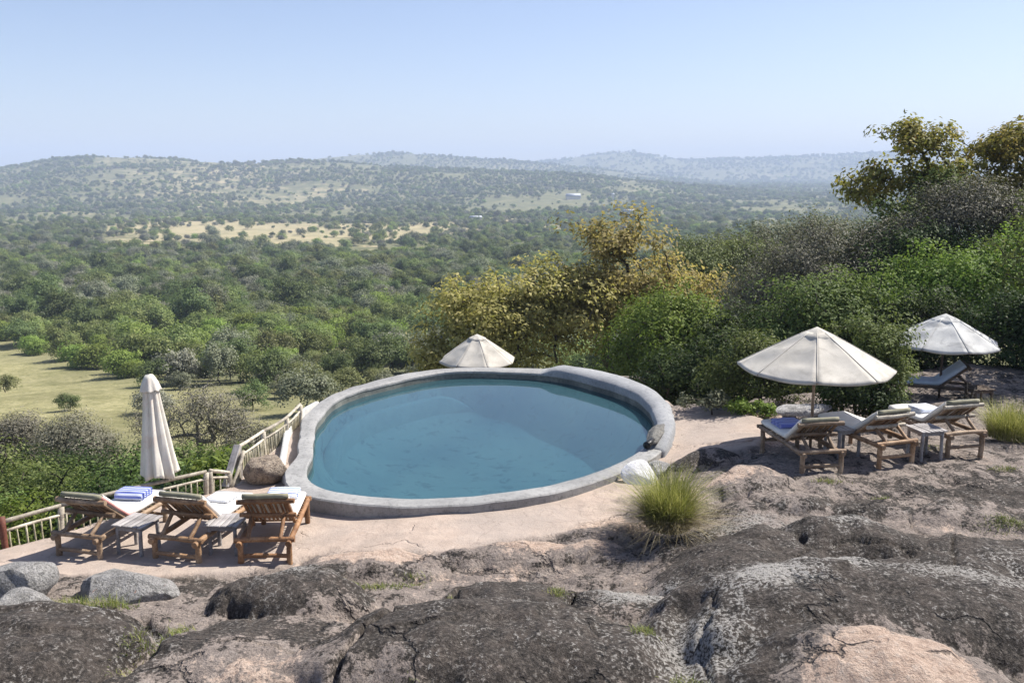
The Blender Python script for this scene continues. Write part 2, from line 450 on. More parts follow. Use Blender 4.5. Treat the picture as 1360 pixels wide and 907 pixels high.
def mat_cloth(name, a, b, scale=3., trans=0., rough=.9, blotch=None):
    m = NT(name)
    P = m.pos()
    n1 = m.noise(scale, 5, .6, P, .4); n2 = m.noise(260, 2, .5, P)
    c = m.ramp(n1, [(.3, a), (.7, b)])
    if blotch: c = m.mix(m.ramp(m.noise(2.2, 6, .7, P, .6), [(.50, 0.), (.68, .8)]), c, blotch)
    bm_ = m.bump(m.math('ADD', m.math('MULTIPLY', n1, 1.), m.math('MULTIPLY', n2, .1)), .02, .5)
    p = m.n('ShaderNodeBsdfPrincipled', {'Base Color': c, 'Roughness': rough, 'Specular IOR Level': .15, 'Sheen Weight': .1, 'Normal': bm_})
    if trans:
        t = m.n('ShaderNodeBsdfTranslucent', {'Color': c})
        x = m.n('ShaderNodeMixShader', {0: trans, 1: p.outputs[0], 2: t.outputs[0]})
        m.t.links.new(x.outputs[0], m.out.inputs['Surface'])
    else:
        m.t.links.new(p.outputs[0], m.out.inputs['Surface'])
    return m.m
M_CANVAS = mat_cloth('cream_canvas', (.52, .49, .43), (.64, .605, .54), 2.5, .16, blotch=(.37, .345, .30))  # blotches are grime
M_CANVAS_G = mat_cloth('blotched_canvas', (.48, .48, .47), (.66, .66, .63), 3.5, .15, blotch=(.22, .22, .22))  # greyer canvas with much darker grey blotches
M_CANVAS_C = mat_cloth('folded_cream_canvas', (.64, .60, .52), (.77, .735, .66), 3., .12, blotch=(.62, .49, .40))
M_MATTRESS = mat_cloth('cream_mattress_cover', (.70, .67, .60), (.80, .78, .73), 4.)
M_MATROLL = mat_cloth('shaded_mattress_end', (.20, .19, .13), (.30, .28, .20), 6.)  # shade on the fabric's underside is put into this dark olive
M_MATBLUE = mat_cloth('pale_blue_mattress_cover', (.42, .50, .60), (.52, .60, .70), 4.)
M_PIPE_RED = mat_cloth('faded_red_piping', (.55, .24, .22), (.66, .36, .32), 6.)
def mat_towel(name, c1, c2, period, frac, axis=1):
    m = NT(name)
    tc = m.n('ShaderNodeTexCoord').outputs['Object']
    sp = m.n('ShaderNodeSeparateXYZ', {0: tc}).outputs[axis]
    f = m.math('FRACT', m.math('ADD', m.math('MULTIPLY', sp, 1 / period), 50.))
    k = m.math('LESS_THAN', f, frac)
    c = m.mix(k, c1, c2)
    n2 = m.noise(220, 2, .6, m.pos())
    return m.surf(c, .95, m.bump(n2, .01, .8), .1, **{'Sheen Weight': .3})
M_TOWEL_A = mat_towel('blue_towelling', (.60, .64, .80), (.13, .17, .50), .075, .70)
M_TOWEL_B = mat_towel('white_towelling', (.80, .81, .84), (.60, .66, .80), .20, .18)
M_TOWEL_C = mat_towel('blue_white_towelling', (.78, .80, .85), (.16, .24, .60), .075, .50)
M_TOWEL_D = mat_towel('violet_blue_towelling', (.30, .34, .66), (.16, .19, .52), .12, .5)
M_GREENPAINT = NT('dark_green_paint').surf((.012, .06, .035), .45)
M_METAL = NT('dull_metal').surf((.30, .29, .28), .45, None, .5, Metallic=.8)
M_BLACK = NT('black_plastic').surf((.012, .012, .012), .4)
def mat_paintstone():
    m = NT('white_painted_stone')
    P = m.pos()
    c = m.ramp(m.noise(9, 5, .65, P), [(.3, (.62, .61, .60)), (.6, (.80, .79, .78))])
    c = m.mix(m.ramp(m.noise(16, 3, .6, P, 1.2), [(.60, 0.), (.64, .65)]), c, (.34, .33, .36))
    return m.surf(c, .8, m.bump(m.noise(20, 5, .6, P), .02, .6))
M_PAINT = mat_paintstone()
def mat_blade(name, stops):
    m = NT(name)
    c = m.ramp(m.attr('tint'), stops)
    p = m.n('ShaderNodeBsdfPrincipled', {'Base Color': c, 'Roughness': .55, 'Specular IOR Level': .25})
    t = m.n('ShaderNodeBsdfTranslucent', {'Color': c})
    x = m.n('ShaderNodeMixShader', {0: .35, 1: p.outputs[0], 2: t.outputs[0]})
    m.t.links.new(x.outputs[0], m.out.inputs['Surface'])
    return m.m
M_BLADE = mat_blade('green_grass_blade', [(0, (.12, .14, .03)), (.45, (.27, .29, .06)), (1, (.50, .47, .17))])
M_DRYBLADE = mat_blade('dry_grass_blade', [(0, (.14, .115, .06)), (.5, (.30, .25, .14)), (1, (.50, .44, .29))])
M_WEED = mat_blade('weed_blade', [(0, (.10, .14, .03)), (.5, (.20, .24, .06)), (1, (.36, .33, .13))])

# ------------------------------------------------------------------ the land
def ground(x, y):
    x = np.asarray(x, float); y = np.asarray(y, float)
    r = np.hypot(x * .8, y)
    b = np.interp(r, [0, 14, 20, 30, 45, 75, 110, 190, 400, 650, 950, 1400, 2600, 4000, 8000], [-3, -3, -4.5, -6.5, -9, -13.3, -17.5, -23, -31, -36, -38, -37, -25, -20, -10])
    f = smooth((x - 2) / 9) * (1 - smooth((y - 30) / 60))
    rt = -.35 - .075 * np.maximum(0, y - 17)
    b = b * (1 - f) + rt * f
    yy = np.maximum(y, 1)
    px = 680 + 1222 * x / yy
    c1 = np.interp(px, [-400, -200, 0, 60, 130, 200, 320, 400, 500, 600, 700, 800, 900, 1000, 1800], [228, 232, 226, 216, 211.5, 214, 219, 217, 223, 226, 231, 238, 246, 256, 262])
    c2 = np.interp(px, [200, 300, 400, 470, 520, 580, 640, 700, 760, 860, 1000, 1800], [240, 226, 215, 207.5, 205, 208, 213, 217, 222, 234, 250, 250])
    c3 = np.interp(px, [-500, 300, 500, 640, 720, 760, 800, 830, 860, 900, 960, 1040, 1100, 1180, 1250, 1360, 2000], [225, 228, 228, 220, 217, 212, 206, 204, 208, 214, 213, 211, 208, 205, 201, 198, 205])
    for cc, d0, w0, w1 in ((c1, 2050, 820, 700), (c2, 3300, 700, 700), (c3, 4800, 1300, 1500)):
        h = 4.85 + (235 - cc) / 1200 * d0
        t = np.where(yy < d0, 1 - smooth((d0 - yy) / w0), 1 - smooth((yy - d0) / w1))
        b = np.where(y > 0, b + np.maximum(h - b, 0) * t, b)
    b = b + fbm(x / 160, y / 160, 5) * np.clip((r - 300) / 900, 0, 1) * 9 + fbm(x / 18, y / 18, 9) * np.clip((r - 25) / 60, 0, 1) * 1.0
    return b
CLEARING = [(-95, 135), (-74.9, 132), (-59.5, 114), (-45.2, 99), (-30, 80), (-26, 86), (-15, 65), (-11.5, 53.5), (-13, 46), (-20.8, 48), (-32.4, 50), (-60, 52)]
PLAIN = [(-349, 767), (-400, 1000), (-291, 1000), (-136, 850), (-30, 905), (75, 790), (35, 600), (-65, 640), (-108, 510), (-135, 462), (-185, 510), (-247, 565)]
def build_ground():
    az = np.concatenate([np.linspace(-180, -42, 40)[:-1], np.linspace(-42, 42, 320), np.linspace(42, 180, 40)[1:-1]])
    rr = np.concatenate([np.geomspace(8, 120, 110)[:-1], np.geomspace(120, 900, 130)[:-1], np.geomspace(900, 6600, 170)])
    A, Rr = np.meshgrid(np.radians(az), rr)
    X = Rr * np.sin(A); Y = Rr * np.cos(A)
    Z = ground(X, Y)
    n1, n2 = X.shape
    i = np.arange(n1 - 1)[:, None] * n2; j = np.arange(n2)[None, :]; j2 = (j + 1) % n2
    Q = np.stack([i + j, i + j2, i + n2 + j2, i + n2 + j], -1).reshape(-1, 4)
    V = np.stack([X, Y, Z], -1).reshape(-1, 3)
    n = len(V)
    V = np.concatenate([V, [[0, 0, -3]]])
    T = np.stack([np.full(n2, n), (np.arange(n2) + 1) % n2, np.arange(n2)], -1)
    x, y = V[:, 0], V[:, 1]
    wx = x + fbm(x / 9, y / 9, 31) * 7; wy = y + fbm(x / 9, y / 9, 41) * 7
    cl = smooth(.5 - sdist(CLEARING, wx, wy) / 14)
    wx = x + fbm(x / 60, y / 60, 32) * 45; wy = y + fbm(x / 60, y / 60, 42) * 70
    pl = smooth(.5 - sdist(PLAIN, wx, wy) / 170) * (1.0 + .9 * fbm(x / 70, y / 120, 78, 3))
    far = np.clip((np.hypot(x, y) - 950) / 300, 0, 1)
    pl = np.maximum(pl, far * (.22 + .5 * fbm(x / 260, y / 420, 77, 3)))
    me = mesh_np('savanna_ground', V, Q, T, True, {'clearing': ('POINT', cl), 'pale': ('POINT', pl)}, [M_GROUND])
    tag(link('savanna_ground', me), 'grassy savanna ground falling to the valley and rising to hazy hills', kind='structure')
build_ground()

# ------------------------------------------------------------------ pool outline
INN = [(0.54, 21.23), (-1.44, 21.41), (-2.79, 20.18), (-3.63, 18.82), (-3.74, 17.38), (-3.57, 15.84), (-3.34, 14.71), (-3.2, 13.4), (-2.78, 12.92), (-2.03, 12.66), (-0.96, 12.63), (0.06, 12.92), (1.05, 13.54), (1.78, 14.34), (2.26, 15.06), (2.75, 16.93), (2.77, 17.61), (2.53, 18.95), (1.88, 20.03), (1.08, 21.02)]
OUT = [(0.56, 21.76), (-1.75, 21.68), (-2.62, 21.1), (-3.31, 20.18), (-3.90, 18.95), (-4.07, 17.73), (-3.79, 15.84), (-3.59, 14.71), (-3.63, 13.88), (-3.57, 13.4), (-3.23, 12.82), (-2.83, 12.53), (-1.98, 12.32), (-0.85, 12.30), (0.05, 12.57), (1.02, 13.12), (1.79, 13.88), (2.63, 15.06), (2.92, 16.04), (3.09, 17.15), (3.08, 18.55), (2.72, 19.88), (1.97, 21.02), (1.11, 21.62)]
PC = (-.45, 17.0)
NP = 192
TH = np.arange(NP) * 2 * np.pi / NP
def polar_outline(pts):
    p = np.array(pts) - np.array(PC)
    a = np.arctan2(p[:, 1], p[:, 0]) % (2 * np.pi); r = np.hypot(p[:, 0], p[:, 1])
    o = np.argsort(a); a, r = a[o], r[o]
    aa = np.concatenate([a - 2 * np.pi, a, a + 2 * np.pi]); rr = np.concatenate([r, r, r])
    q = np.interp(TH, aa, rr)
    for _ in range(6): q = .25 * np.roll(q, 1) + .5 * q + .25 * np.roll(q, -1)
    return q
RIN = polar_outline(INN); ROUT = np.maximum(polar_outline(OUT), RIN + .26)
def ring(r): return np.stack([PC[0] + r * np.cos(TH), PC[1] + r * np.sin(TH)], -1)
INP, OUTP = ring(RIN), ring(ROUT)
ZC = .22
def ring_strip(rows):
    """rows: list of (NP,3) rings -> verts, quads"""
    V = np.concatenate(rows); Q = []
    for k in range(len(rows) - 1):
        a = k * NP + np.arange(NP); b = k * NP + (np.arange(NP) + 1) % NP
        Q.append(np.stack([a, b, b + NP, a + NP], -1))
    return V, np.concatenate(Q)
def zring(r, z): return np.concatenate([ring(r), np.broadcast_to(np.asarray(z, float), (NP,))[:, None]], 1)

# ------------------------------------------------------------------ rock outcrop
EDGE = [(-9.5, -9), (-9.0, 3), (-7.6, 10.2), (-6.75, 11.25), (-4.85, 13.5), (-4.55, 14.0), (-4.35, 15.3), (-4.3, 17.2), (-3.9, 19.1), (-2.7, 21.1), (-.7, 21.7), (1.2, 21.7), (2.7, 20.3), (3.3, 19.2), (4.6, 18.5), (7.5, 19.5), (9.5, 21.5), (14, 22.5), (18, 21), (18, -9)]
# (x, y, half length, half width, turn, height, power)
DOMES = [
 (-4.75, 7.85, 1.25, 1.0, .05, .36, .55), (-5.9, 8.6, .8, .6, .3, .22, .6),
 (-2.5, 9.45, .88, .58, -.12, .30, .5), (-1.75, 10.55, 1.0, .48, .05, .15, .42),
 (.02, 9.45, .85, .62, .1, .19, .6), (-.25, 7.85, 1.75, 1.05, .06, .42, .55), (-2.6, 8.0, 1.1, .9, .4, .15, .8),
 (1.12, 9.3, .75, .55, -.5, .14, .8), (.3, 10.95, 1.2, .36, .05, .10, .5), (1.3, 11.6, .7, .3, .3, .10, .5),
 (3.5, 8.35, 2.3, 1.15, .12, .52, .55), (3.05, 6.85, 1.3, .95, -.1, .56, .8), (1.7, 7.3, .55, .9, -.1, .16, .6),
 (4.25, 10.55, .88, .55, -.12, .27, .7), (2.75, 9.95, 1.15, .85, .25, .22, .75), (5.7, 9.8, 1.4, .8, .1, .2, .7),
 (3.3, 12.55, .85, .42, .08, .18, .5), (3.05, 14.0, .62, .42, .35, .24, .6), (3.95, 11.75, .5, .3, .05, .14, .45), (2.5, 12.3, .5, .4, 0, .16, .5),
 (4.9, 11.6, .55, .35, .2, .1, .5), (6.1, 11.3, .8, .45, -.1, .12, .55), (7.3, 11.2, 1.0, .5, .1, .14, .6), (6.8, 8.3, 1.4, 1.0, .3, .3, .6),
 (2.2, 10.9, .45, .4, 0, .08, .6), (-3.3, 7.0, .7, .8, .2, .12, .7), (5.3, 6.4, 1.2, .9, .2, .4, .6),
 (4.5, 16.3, .8, .4, .1, .10, .6), (8.6, 17.2, 1.3, .6, .1, .18, .6), (7.7, 16.0, .9, .4, .2, .14, .6),
]
CRACKS = [  # polyline, width, depth
 ([(-3.3, 9.45), (-3.05, 9.1), (-2.7, 8.95), (-2.3, 8.8)], .04, .05), ([(-3.95, 8.9), (-3.55, 8.5), (-3.45, 7.9), (-3.6, 7.2)], .13, .16),
 ([(-1.6, 7.0), (-1.2, 8.2), (-.75, 9.0)], .05, .14), ([(.62, 9.2), (.72, 9.55), (.62, 9.9)], .05, .14), ([(-.62, 9.1), (-.6, 9.6), (-.3, 10.0)], .05, .10),
 ([(-2.8, 7.9), (-1.9, 7.75), (-1.1, 8.1)], .025, .06), ([(3.85, 10.2), (4.15, 10.3), (4.5, 10.2), (4.72, 10.0)], .035, .09),
 ([(1.35, 6.3), (1.5, 7.4), (1.75, 8.3)], .30, .16), ([(1.55, 6.3), (1.7, 7.4), (2.0, 8.3)], .05, .06), ([(2.0, 9.2), (2.9, 9.25), (3.4, 9.8), (3.5, 10.4)], .04, .10),
 ([(2.6, 11.9), (3.3, 12.05), (3.6, 11.75), (4.4, 11.95), (5.0, 12.1)], .035, .08), ([(4.9, 9.2), (5.3, 10.3), (5.2, 11.3)], .03, .06),
 ([(5.5, 10.6), (6.4, 10.5), (7.4, 10.9)], .03, .06), ([(-.75, 10.6), (.2, 10.55), (1.2, 10.9), (2.0, 11.5)], .03, .06), ([(2.3, 13.2), (2.9, 13.4), (3.8, 13.3)], .04, .08),
 ([(3.4, 15.4), (4.0, 15.0), (4.6, 15.3), (5.3, 15.0)], .05, .10), ([(-2.75, 10.6), (-2.7, 10.95), (-1.9, 11.1), (-1.0, 10.85), (-.7, 10.55)], .03, .05), ([(4.3, 6.0), (5.1, 7.2), (5.6, 8.6)], .05, .10),
]
BARE = [  # x, y, rx, ry, amount: where the tan granite shows through the dark skin
 (3.0, 6.7, .95, .75, 1.1), (4.0, 16.3, 1.6, 1.6, 1.2), (3.2, 12.6, .9, .4, .8), (4.0, 13.0, 1.6, .5, .5), (-1.8, 10.7, .9, .35, .9), (.4, 11.1, 1.5, .35, .9), (1.5, 11.9, .9, .5, 1.0),
 (-2.3, 7.4, .8, .5, .65), (-2.0, 9.0, .5, .5, .4), (5.5, 11.0, .9, .7, .45), (2.5, 12.2, .5, .4, .8), (3.9, 11.8, .45, .3, .6), (6.8, 10.4, .8, .4, .35), (5.0, 12.4, 1.2, .4, .5), (-1.2, 7.1, .5, .5, .4), (7.0, 12.6, 1.5, .5, .3), (8.0, 16.0, 2.5, 1.5, .5), (1.4, 8.6, .5, .6, .3),
]
def outcrop_z(x, y, full=False):
    zl = np.interp(y, [-9, 0, 4, 6, 8, 10.4, 11.2, 30], [2.6, 1.7, .9, .62, .36, .06, 0, 0])
    zr = np.interp(y, [-9, 0, 4, 6, 8, 10, 12, 13.3, 14.5, 16, 18, 22, 30], [2.6, 1.6, .8, .58, .45, .43, .48, .52, .47, .30, .27, .25, .2])
    s = smooth((x - .9 - (y - 10) * .28) / 2.2)
    z = zl * (1 - s) + zr * s
    z = z + .09 * smooth((x + 2.6) / 1.6) * smooth((y - 10.2) / 1.2) * (1 - s)
    deck = deck_mask(x, y)
    wx = x + fbm(x * 1.7, y * 1.7, 3) * .22; wy = y + fbm(x * 1.7, y * 1.7, 13) * .22
    bump = np.zeros_like(z)
    for cx, cy, rx, ry, rot, h, p in DOMES:
        c, s_ = math.cos(rot), math.sin(rot)
        u = ((wx - cx) * c + (wy - cy) * s_) / rx; v = (-(wx - cx) * s_ + (wy - cy) * c) / ry
        b = 1.12 * h * np.maximum(0, 1 - (u * u + v * v) * .88) ** (p + .12)
        bump = np.maximum(bump, b)
    rough = 1 - deck
    z = z + bump * rough
    z = z + rough * (fbm(x * .9, y * .9, 21, 4) * .10 + fbm(x * 5, y * 5, 25, 4) * .014 - np.abs(fbm(x * 6, y * 10, 27, 3)) * .012 + np.abs(fbm(x * 2.2, y * 1.4, 28, 3)) * -.06)
    for fx, fy, sd2, st, hh in ((.6, .85, 35, 2.6, .034),):
        q = fbm(x * fx + .2 * y, y * fy - .15 * x, sd2, 4) * st
        fq = q - np.floor(q)
        z = z + rough * hh * (np.floor(q) + smooth((fq - .86) / .14))
    z = z + (1 - rough) * fbm(x * .8, y * .8, 22, 3) * .03
    cx_ = x + fbm(x * 3, y * 3, 51) * .10; cy_ = y + fbm(x * 3, y * 3, 61) * .10
    for pts, w, dp in CRACKS:
        pa = np.array(pts); sel = (x > pa[:, 0].min() - .4) & (x < pa[:, 0].max() + .4) & (y > pa[:, 1].min() - .4) & (y < pa[:, 1].max() + .4)
        d = seg_dist(pts, cx_[sel], cy_[sel])
        z[sel] -= dp * (1 - smooth(d / w))
    return (z, bump) if full else z
DECK = [(-9, 10.75), (-4.6, 10.35), (-3.3, 10.5), (-2.7, 11.05), (-1.6, 11.15), (-.6, 10.95), (.3, 11.45), (1.2, 12.0), (1.75, 12.7), (2.3, 13.3), (2.6, 14.5), (4.2, 14.6), (4.7, 15.6), (5.2, 16.6), (4.6, 17.6), (3.4, 18.0), (3.6, 22), (-9, 22)]
def deck_mask(x, y):
    wx = x + fbm(x * 1.3, y * 1.3, 71) * .35; wy = y + fbm(x * 1.3, y * 1.3, 81) * .35
    return smooth(.5 - sdist(DECK, wx, wy) / .22)
def rock_at(x, y):
    a = np.array([[float(x)]]); b = np.array([[float(y)]])
    return float(outcrop_z(a, b)[0, 0])
def build_outcrop():
    xs = np.concatenate([np.linspace(-14, -7.4, 40)[:-1], np.arange(-7.4, 9.5, .034), np.linspace(9.5, 22, 90)[1:]])
    ys = np.concatenate([np.linspace(-10, 4.6, 40)[:-1], np.arange(4.6, 10.5, .03), np.arange(10.5, 14.5, .04), np.arange(14.5, 19, .07), np.linspace(19, 26, 50)])
    X, Y = np.meshgrid(xs, ys)
    Z, BUMP = outcrop_z(X, Y, True)
    wx = X + fbm(X * 1.1, Y * 1.1, 91) * .3; wy = Y + fbm(X * 1.1, Y * 1.1, 95) * .3
    sd_ = sdist(EDGE, wx, wy)
    Z = Z - np.maximum(0, sd_) * 1.5 - smooth(sd_ / .4) * .25
    mid = ring((RIN + ROUT) / 2)
    sp = sdist([tuple(p) for p in mid], X, Y)
    Z = np.where(sp < -.05, np.minimum(Z, -1.45), Z)
    # rock beside the pool rides just under the coping
    Z = np.where((sp >= -.05) & (sp < .3), np.minimum(Z, ZC - .04), Z)
    bare = np.zeros_like(X)
    for cx, cy, rx, ry, a in BARE:
        bare = np.maximum(bare, a * np.exp(-(((X - cx) / rx) ** 2 + ((Y - cy) / ry) ** 2) * .9))
    bare = np.maximum(bare, .40 * (1 - smooth(BUMP / .17))) + fbm(X * .7, Y * .7, 33) * .2
    for cx, cy, rx, ry, a in [(2.3, 7.6, .55, .9, .7), (3.4, 8.2, 1.4, .5, .3), (-.3, 7.8, 1.3, .8, .35), (.0, 9.5, .6, .4, .4), (-2.5, 9.4, .7, .45, .3), (2.7, 9.8, .9, .6, .35), (4.3, 10.4, .7, .4, .35), (-4.7, 7.8, 1.1, .8, .35), (5.6, 8.2, 1.2, .7, .25), (2.6, 11.0, .6, .3, .3), (5.6, 12.3, 1.6, .5, .28), (7.4, 11.8, 1.2, .9, .25), (6.6, 9.6, 1.2, .6, .2), (4.6, 11.5, .5, .3, .2)]:
        bare = bare - a * np.exp(-(((X - cx) / rx) ** 2 + ((Y - cy) / ry) ** 2))
    lich = np.zeros_like(X)
    for cx, cy, rx, ry, a in [(3.35, 8.95, .45, .3, 1.1), (2.6, 8.5, .5, .35, .9), (1.35, 9.4, .45, .3, 1.), (4.9, 8.7, 1.2, .4, .5), (-4.8, 8.7, 1.2, .22, .9), (-2.5, 9.7, .6, .25, .5), (.2, 8.6, 1.2, .22, .4), (4.3, 10.8, .5, .25, .6), (3.0, 11.2, .8, .4, .6), (6.6, 9.4, 1.2, .5, .5), (1.7, 7.6, .5, .6, .6), (-5.6, 9.0, .6, .3, .8)]:
        lich = np.maximum(lich, a * np.exp(-(((X - cx) / rx) ** 2 + ((Y - cy) / ry) ** 2)))
    dk = deck_mask(X, Y)
    n1, n2 = X.shape
    i = np.arange(n1 - 1)[:, None] * n2; j = np.arange(n2 - 1)[None, :]
    Q = np.stack([i + j, i + j + 1, i + n2 + j + 1, i + n2 + j], -1).reshape(-1, 4)
    me = mesh_np('rock_outcrop', np.stack([X, Y, Z], -1).reshape(-1, 3), Q, None, True, {'bare': ('POINT', bare.ravel()), 'smoothness': ('POINT', dk.ravel()), 'lichen': ('POINT', lich.ravel())}, [M_ROCK])
    tag(link('rock_outcrop', me), 'dark lichen covered granite outcrop with a tan smooth terrace round the pool', kind='structure')
build_outcrop()

# ------------------------------------------------------------------ swimming pool
def build_pool():
    root = thing('swimming_pool', 'oval grey concrete swimming pool set into the granite terrace', 'swimming pool', (0, 0, 0))
    nz = vnoise(np.arange(NP) * .35, np.zeros(NP), 4) * .02
    zt = ZC + nz
    rn = vnoise(np.arange(NP) * .6, np.ones(NP), 6) * .03
    ri, ro = RIN + rn * .5, ROUT + rn
    V, Q = ring_strip([zring(ri + .004, zt - .07), zring(ri - .012, zt - .055), zring(ri - .012, zt - .015), zring(ri + .015, zt), zring((ri + ro) / 2, zt + .006), zring(ro - .02, zt), zring(ro, zt - .02), zring(ro - .01, zt - .5), zring(ro - .02, -4.5)])
    m = MB().add(V, Q)
    auto_sharp(m.build('coping', M_COPING, root), 32)
    # the higher, smoother stretch of rim at the back right
    d = np.degrees(TH)
    sel = [k for k in range(NP) if d[k] < 76 or d[k] > 326]
    sel = sorted(sel, key=lambda k: (d[k] + 180) % 360)
    k = np.array(sel)
    h = .12 * smooth(np.arange(len(k)) / 6.) * smooth((len(k) - 1 - np.arange(len(k))) / 3.) + .004
    def row(r, z): return np.stack([PC[0] + r * np.cos(TH[k]), PC[1] + r * np.sin(TH[k]), z], -1)
    z0 = zt[k]
    rows = [row(ri[k] - .02, z0 - .05), row(ri[k] - .03, z0 + h - .05), row(ri[k] + .0, z0 + h), row((ri[k] + ro[k]) / 2, z0 + h + .02), row(ro[k] - .0, z0 + h), row(ro[k] + .04, z0 + h - .04), row(ro[k] + .05, z0 - .4)]
    n = len(k)
    Vr = np.concatenate(rows); Qr = []
    for a in range(len(rows) - 1):
        i = a * n + np.arange(n - 1)
        Qr.append(np.stack([i, i + 1, i + n + 1, i + n], -1))
    Tr = []
    for e in (0, n - 1):
        idx = [a * n + e for a in range(len(rows))]
        for a in range(1, len(idx) - 1): Tr.append((idx[0], idx[a], idx[a + 1]))
    MB().add(Vr, np.concatenate(Qr), Tr).build('raised_coping', M_RAISED, root)
    V, Q = ring_strip([zring(ri + .002, -.06), zring(ri + .002, -.02), zring(ri + .002, zt - .06)])
    MB().add(V, Q).build('basin_wall', M_WALLIN, root)
    V, Q = ring_strip([zring(ri + .003, -.055), zring(ri - .05, -.35), zring(ri * .95, -.62), zring(ri * .88, -.86), zring(ri * .76, -1.03), zring(ri * .6, -1.12), zring(ri * .2, -1.2), zring(ri * .001, -1.2)])
    MB().add(V, Q).build('basin_floor', M_FLOOR, root)
    # shallow ledge under water along the left and back left
    sel = [q for q in range(NP) if 82 < d[q] < 205]
    k = np.array(sel); n = len(k)
    fade = 1 - smooth(np.arange(n) / 14.) * smooth((n - 1 - np.arange(n)) / 14.)
    def lrow(r, z): return np.stack([PC[0] + r * np.cos(TH[k]), PC[1] + r * np.sin(TH[k]), z + (-1.12 - z) * fade], -1)
    rows = [lrow(RIN[k] - .34, -1.1), lrow(RIN[k] - .34, -.34), lrow(RIN[k] - .30, -.30), lrow(RIN[k] - .16, -.30), lrow(RIN[k] - .13, -.34), lrow(RIN[k] - .13, -1.1)]
    Qr = [np.stack([a * n + np.arange(n - 1), a * n + np.arange(1, n), (a + 1) * n + np.arange(1, n), (a + 1) * n + np.arange(n - 1)], -1) for a in range(5)]
    MB().add(np.concatenate(rows), np.concatenate(Qr)).build('underwater_ledge', M_LEDGE, root)
    bm_obj(bevel_box(.42, .40, .9, .02, 2), 'underwater_step', M_STEP, root, (-2.92, 13.35, -.62), (0, 0, .25))
    # low kerb of the overflow gutter on the left
    KB = [(-3.42, 13.62), (-3.70, 14.0), (-3.88, 14.6), (-4.03, 15.4), (-4.22, 16.3), (-4.32, 17.2), (-4.33, 18.1), (-4.2, 18.9)]
    kb = np.array(KB)
    t = np.linspace(0, len(KB) - 1, 40)
    kx = np.interp(t, range(len(KB)), kb[:, 0]); ky = np.interp(t, range(len(KB)), kb[:, 1])
    for _ in range(3):
        kx[1:-1] = .25 * kx[:-2] + .5 * kx[1:-1] + .25 * kx[2:]
    tz = np.stack([kx, ky], -1); T = np.gradient(tz, axis=0); T /= np.linalg.norm(T, axis=1)[:, None]
    Nn = np.stack([-T[:, 1], T[:, 0]], -1)
    zz = .10 + .08 * np.sin(np.linspace(0, np.pi, 40))
    prof = [(-.045, -.5), (-.045, -.015), (-.03, 0), (.03, 0), (.045, -.015), (.045, -2.5)]
    rows = [np.concatenate([tz + Nn * o, (zz + dz)[:, None]], 1) for o, dz in prof]
    n = 40
    Qr = [np.stack([a * n + np.arange(n - 1), (a + 1) * n + np.arange(n - 1), (a + 1) * n + np.arange(1, n), a * n + np.arange(1, n)], -1) for a in range(5)]
    MB().add(np.concatenate(rows), np.concatenate(Qr)).build('overflow_kerb', M_KERB, root)
    # water
    zw = .035
    V, Q = ring_strip([zring(ri + .015, zw), zring(ri * .7, zw), zring(ri * .35, zw), zring(ri * .002, zw)])
    o = MB().add(V, Q).build('pool_water', M_WATER)
    tag(o, 'still blue green water filling the oval pool', kind='structure')
build_pool()

# ------------------------------------------------------------------ loungers, tables, towels
def swept(path, width, thick, half=None):
    """a flat cushion swept along (y, z) points: rounded edges"""
    P = np.asarray(path, float); n = len(P)
    T = np.gradient(P, axis=0); T /= np.linalg.norm(T, axis=1)[:, None]
    Nn = np.stack([-T[:, 1], T[:, 0]], -1)
    if Nn[n // 2][1] < 0: Nn = -Nn
    w = width / 2; t = thick
    prof = [(-w + .02, 0), (-w, t * .35), (-w, t * .7), (-w + .025, t), (-w * .5, t * 1.08), (0, t * 1.1), (w * .5, t * 1.08), (w - .025, t), (w, t * .7), (w, t * .35), (w - .02, 0)]
    k = len(prof)
    V = []
    for i in range(n):
        for (a, b) in prof:
            V.append((a, P[i][0] + Nn[i][0] * b, P[i][1] + Nn[i][1] * b))
    V = np.array(V)
    i = np.arange(n - 1)[:, None] * k; j = np.arange(k)[None, :]; j2 = (j + 1) % k
    Q = np.stack([i + j, i + j2, i + k + j2, i + k + j], -1).reshape(-1, 4)
    T_ = []
    for e, s in ((0, 1), ((n - 1) * k, -1)):
        for a in range(1, k - 1):
            T_.append((e, e + a, e + a + 1) if s > 0 else (e, e + a + 1, e + a))
    return V, Q, T_
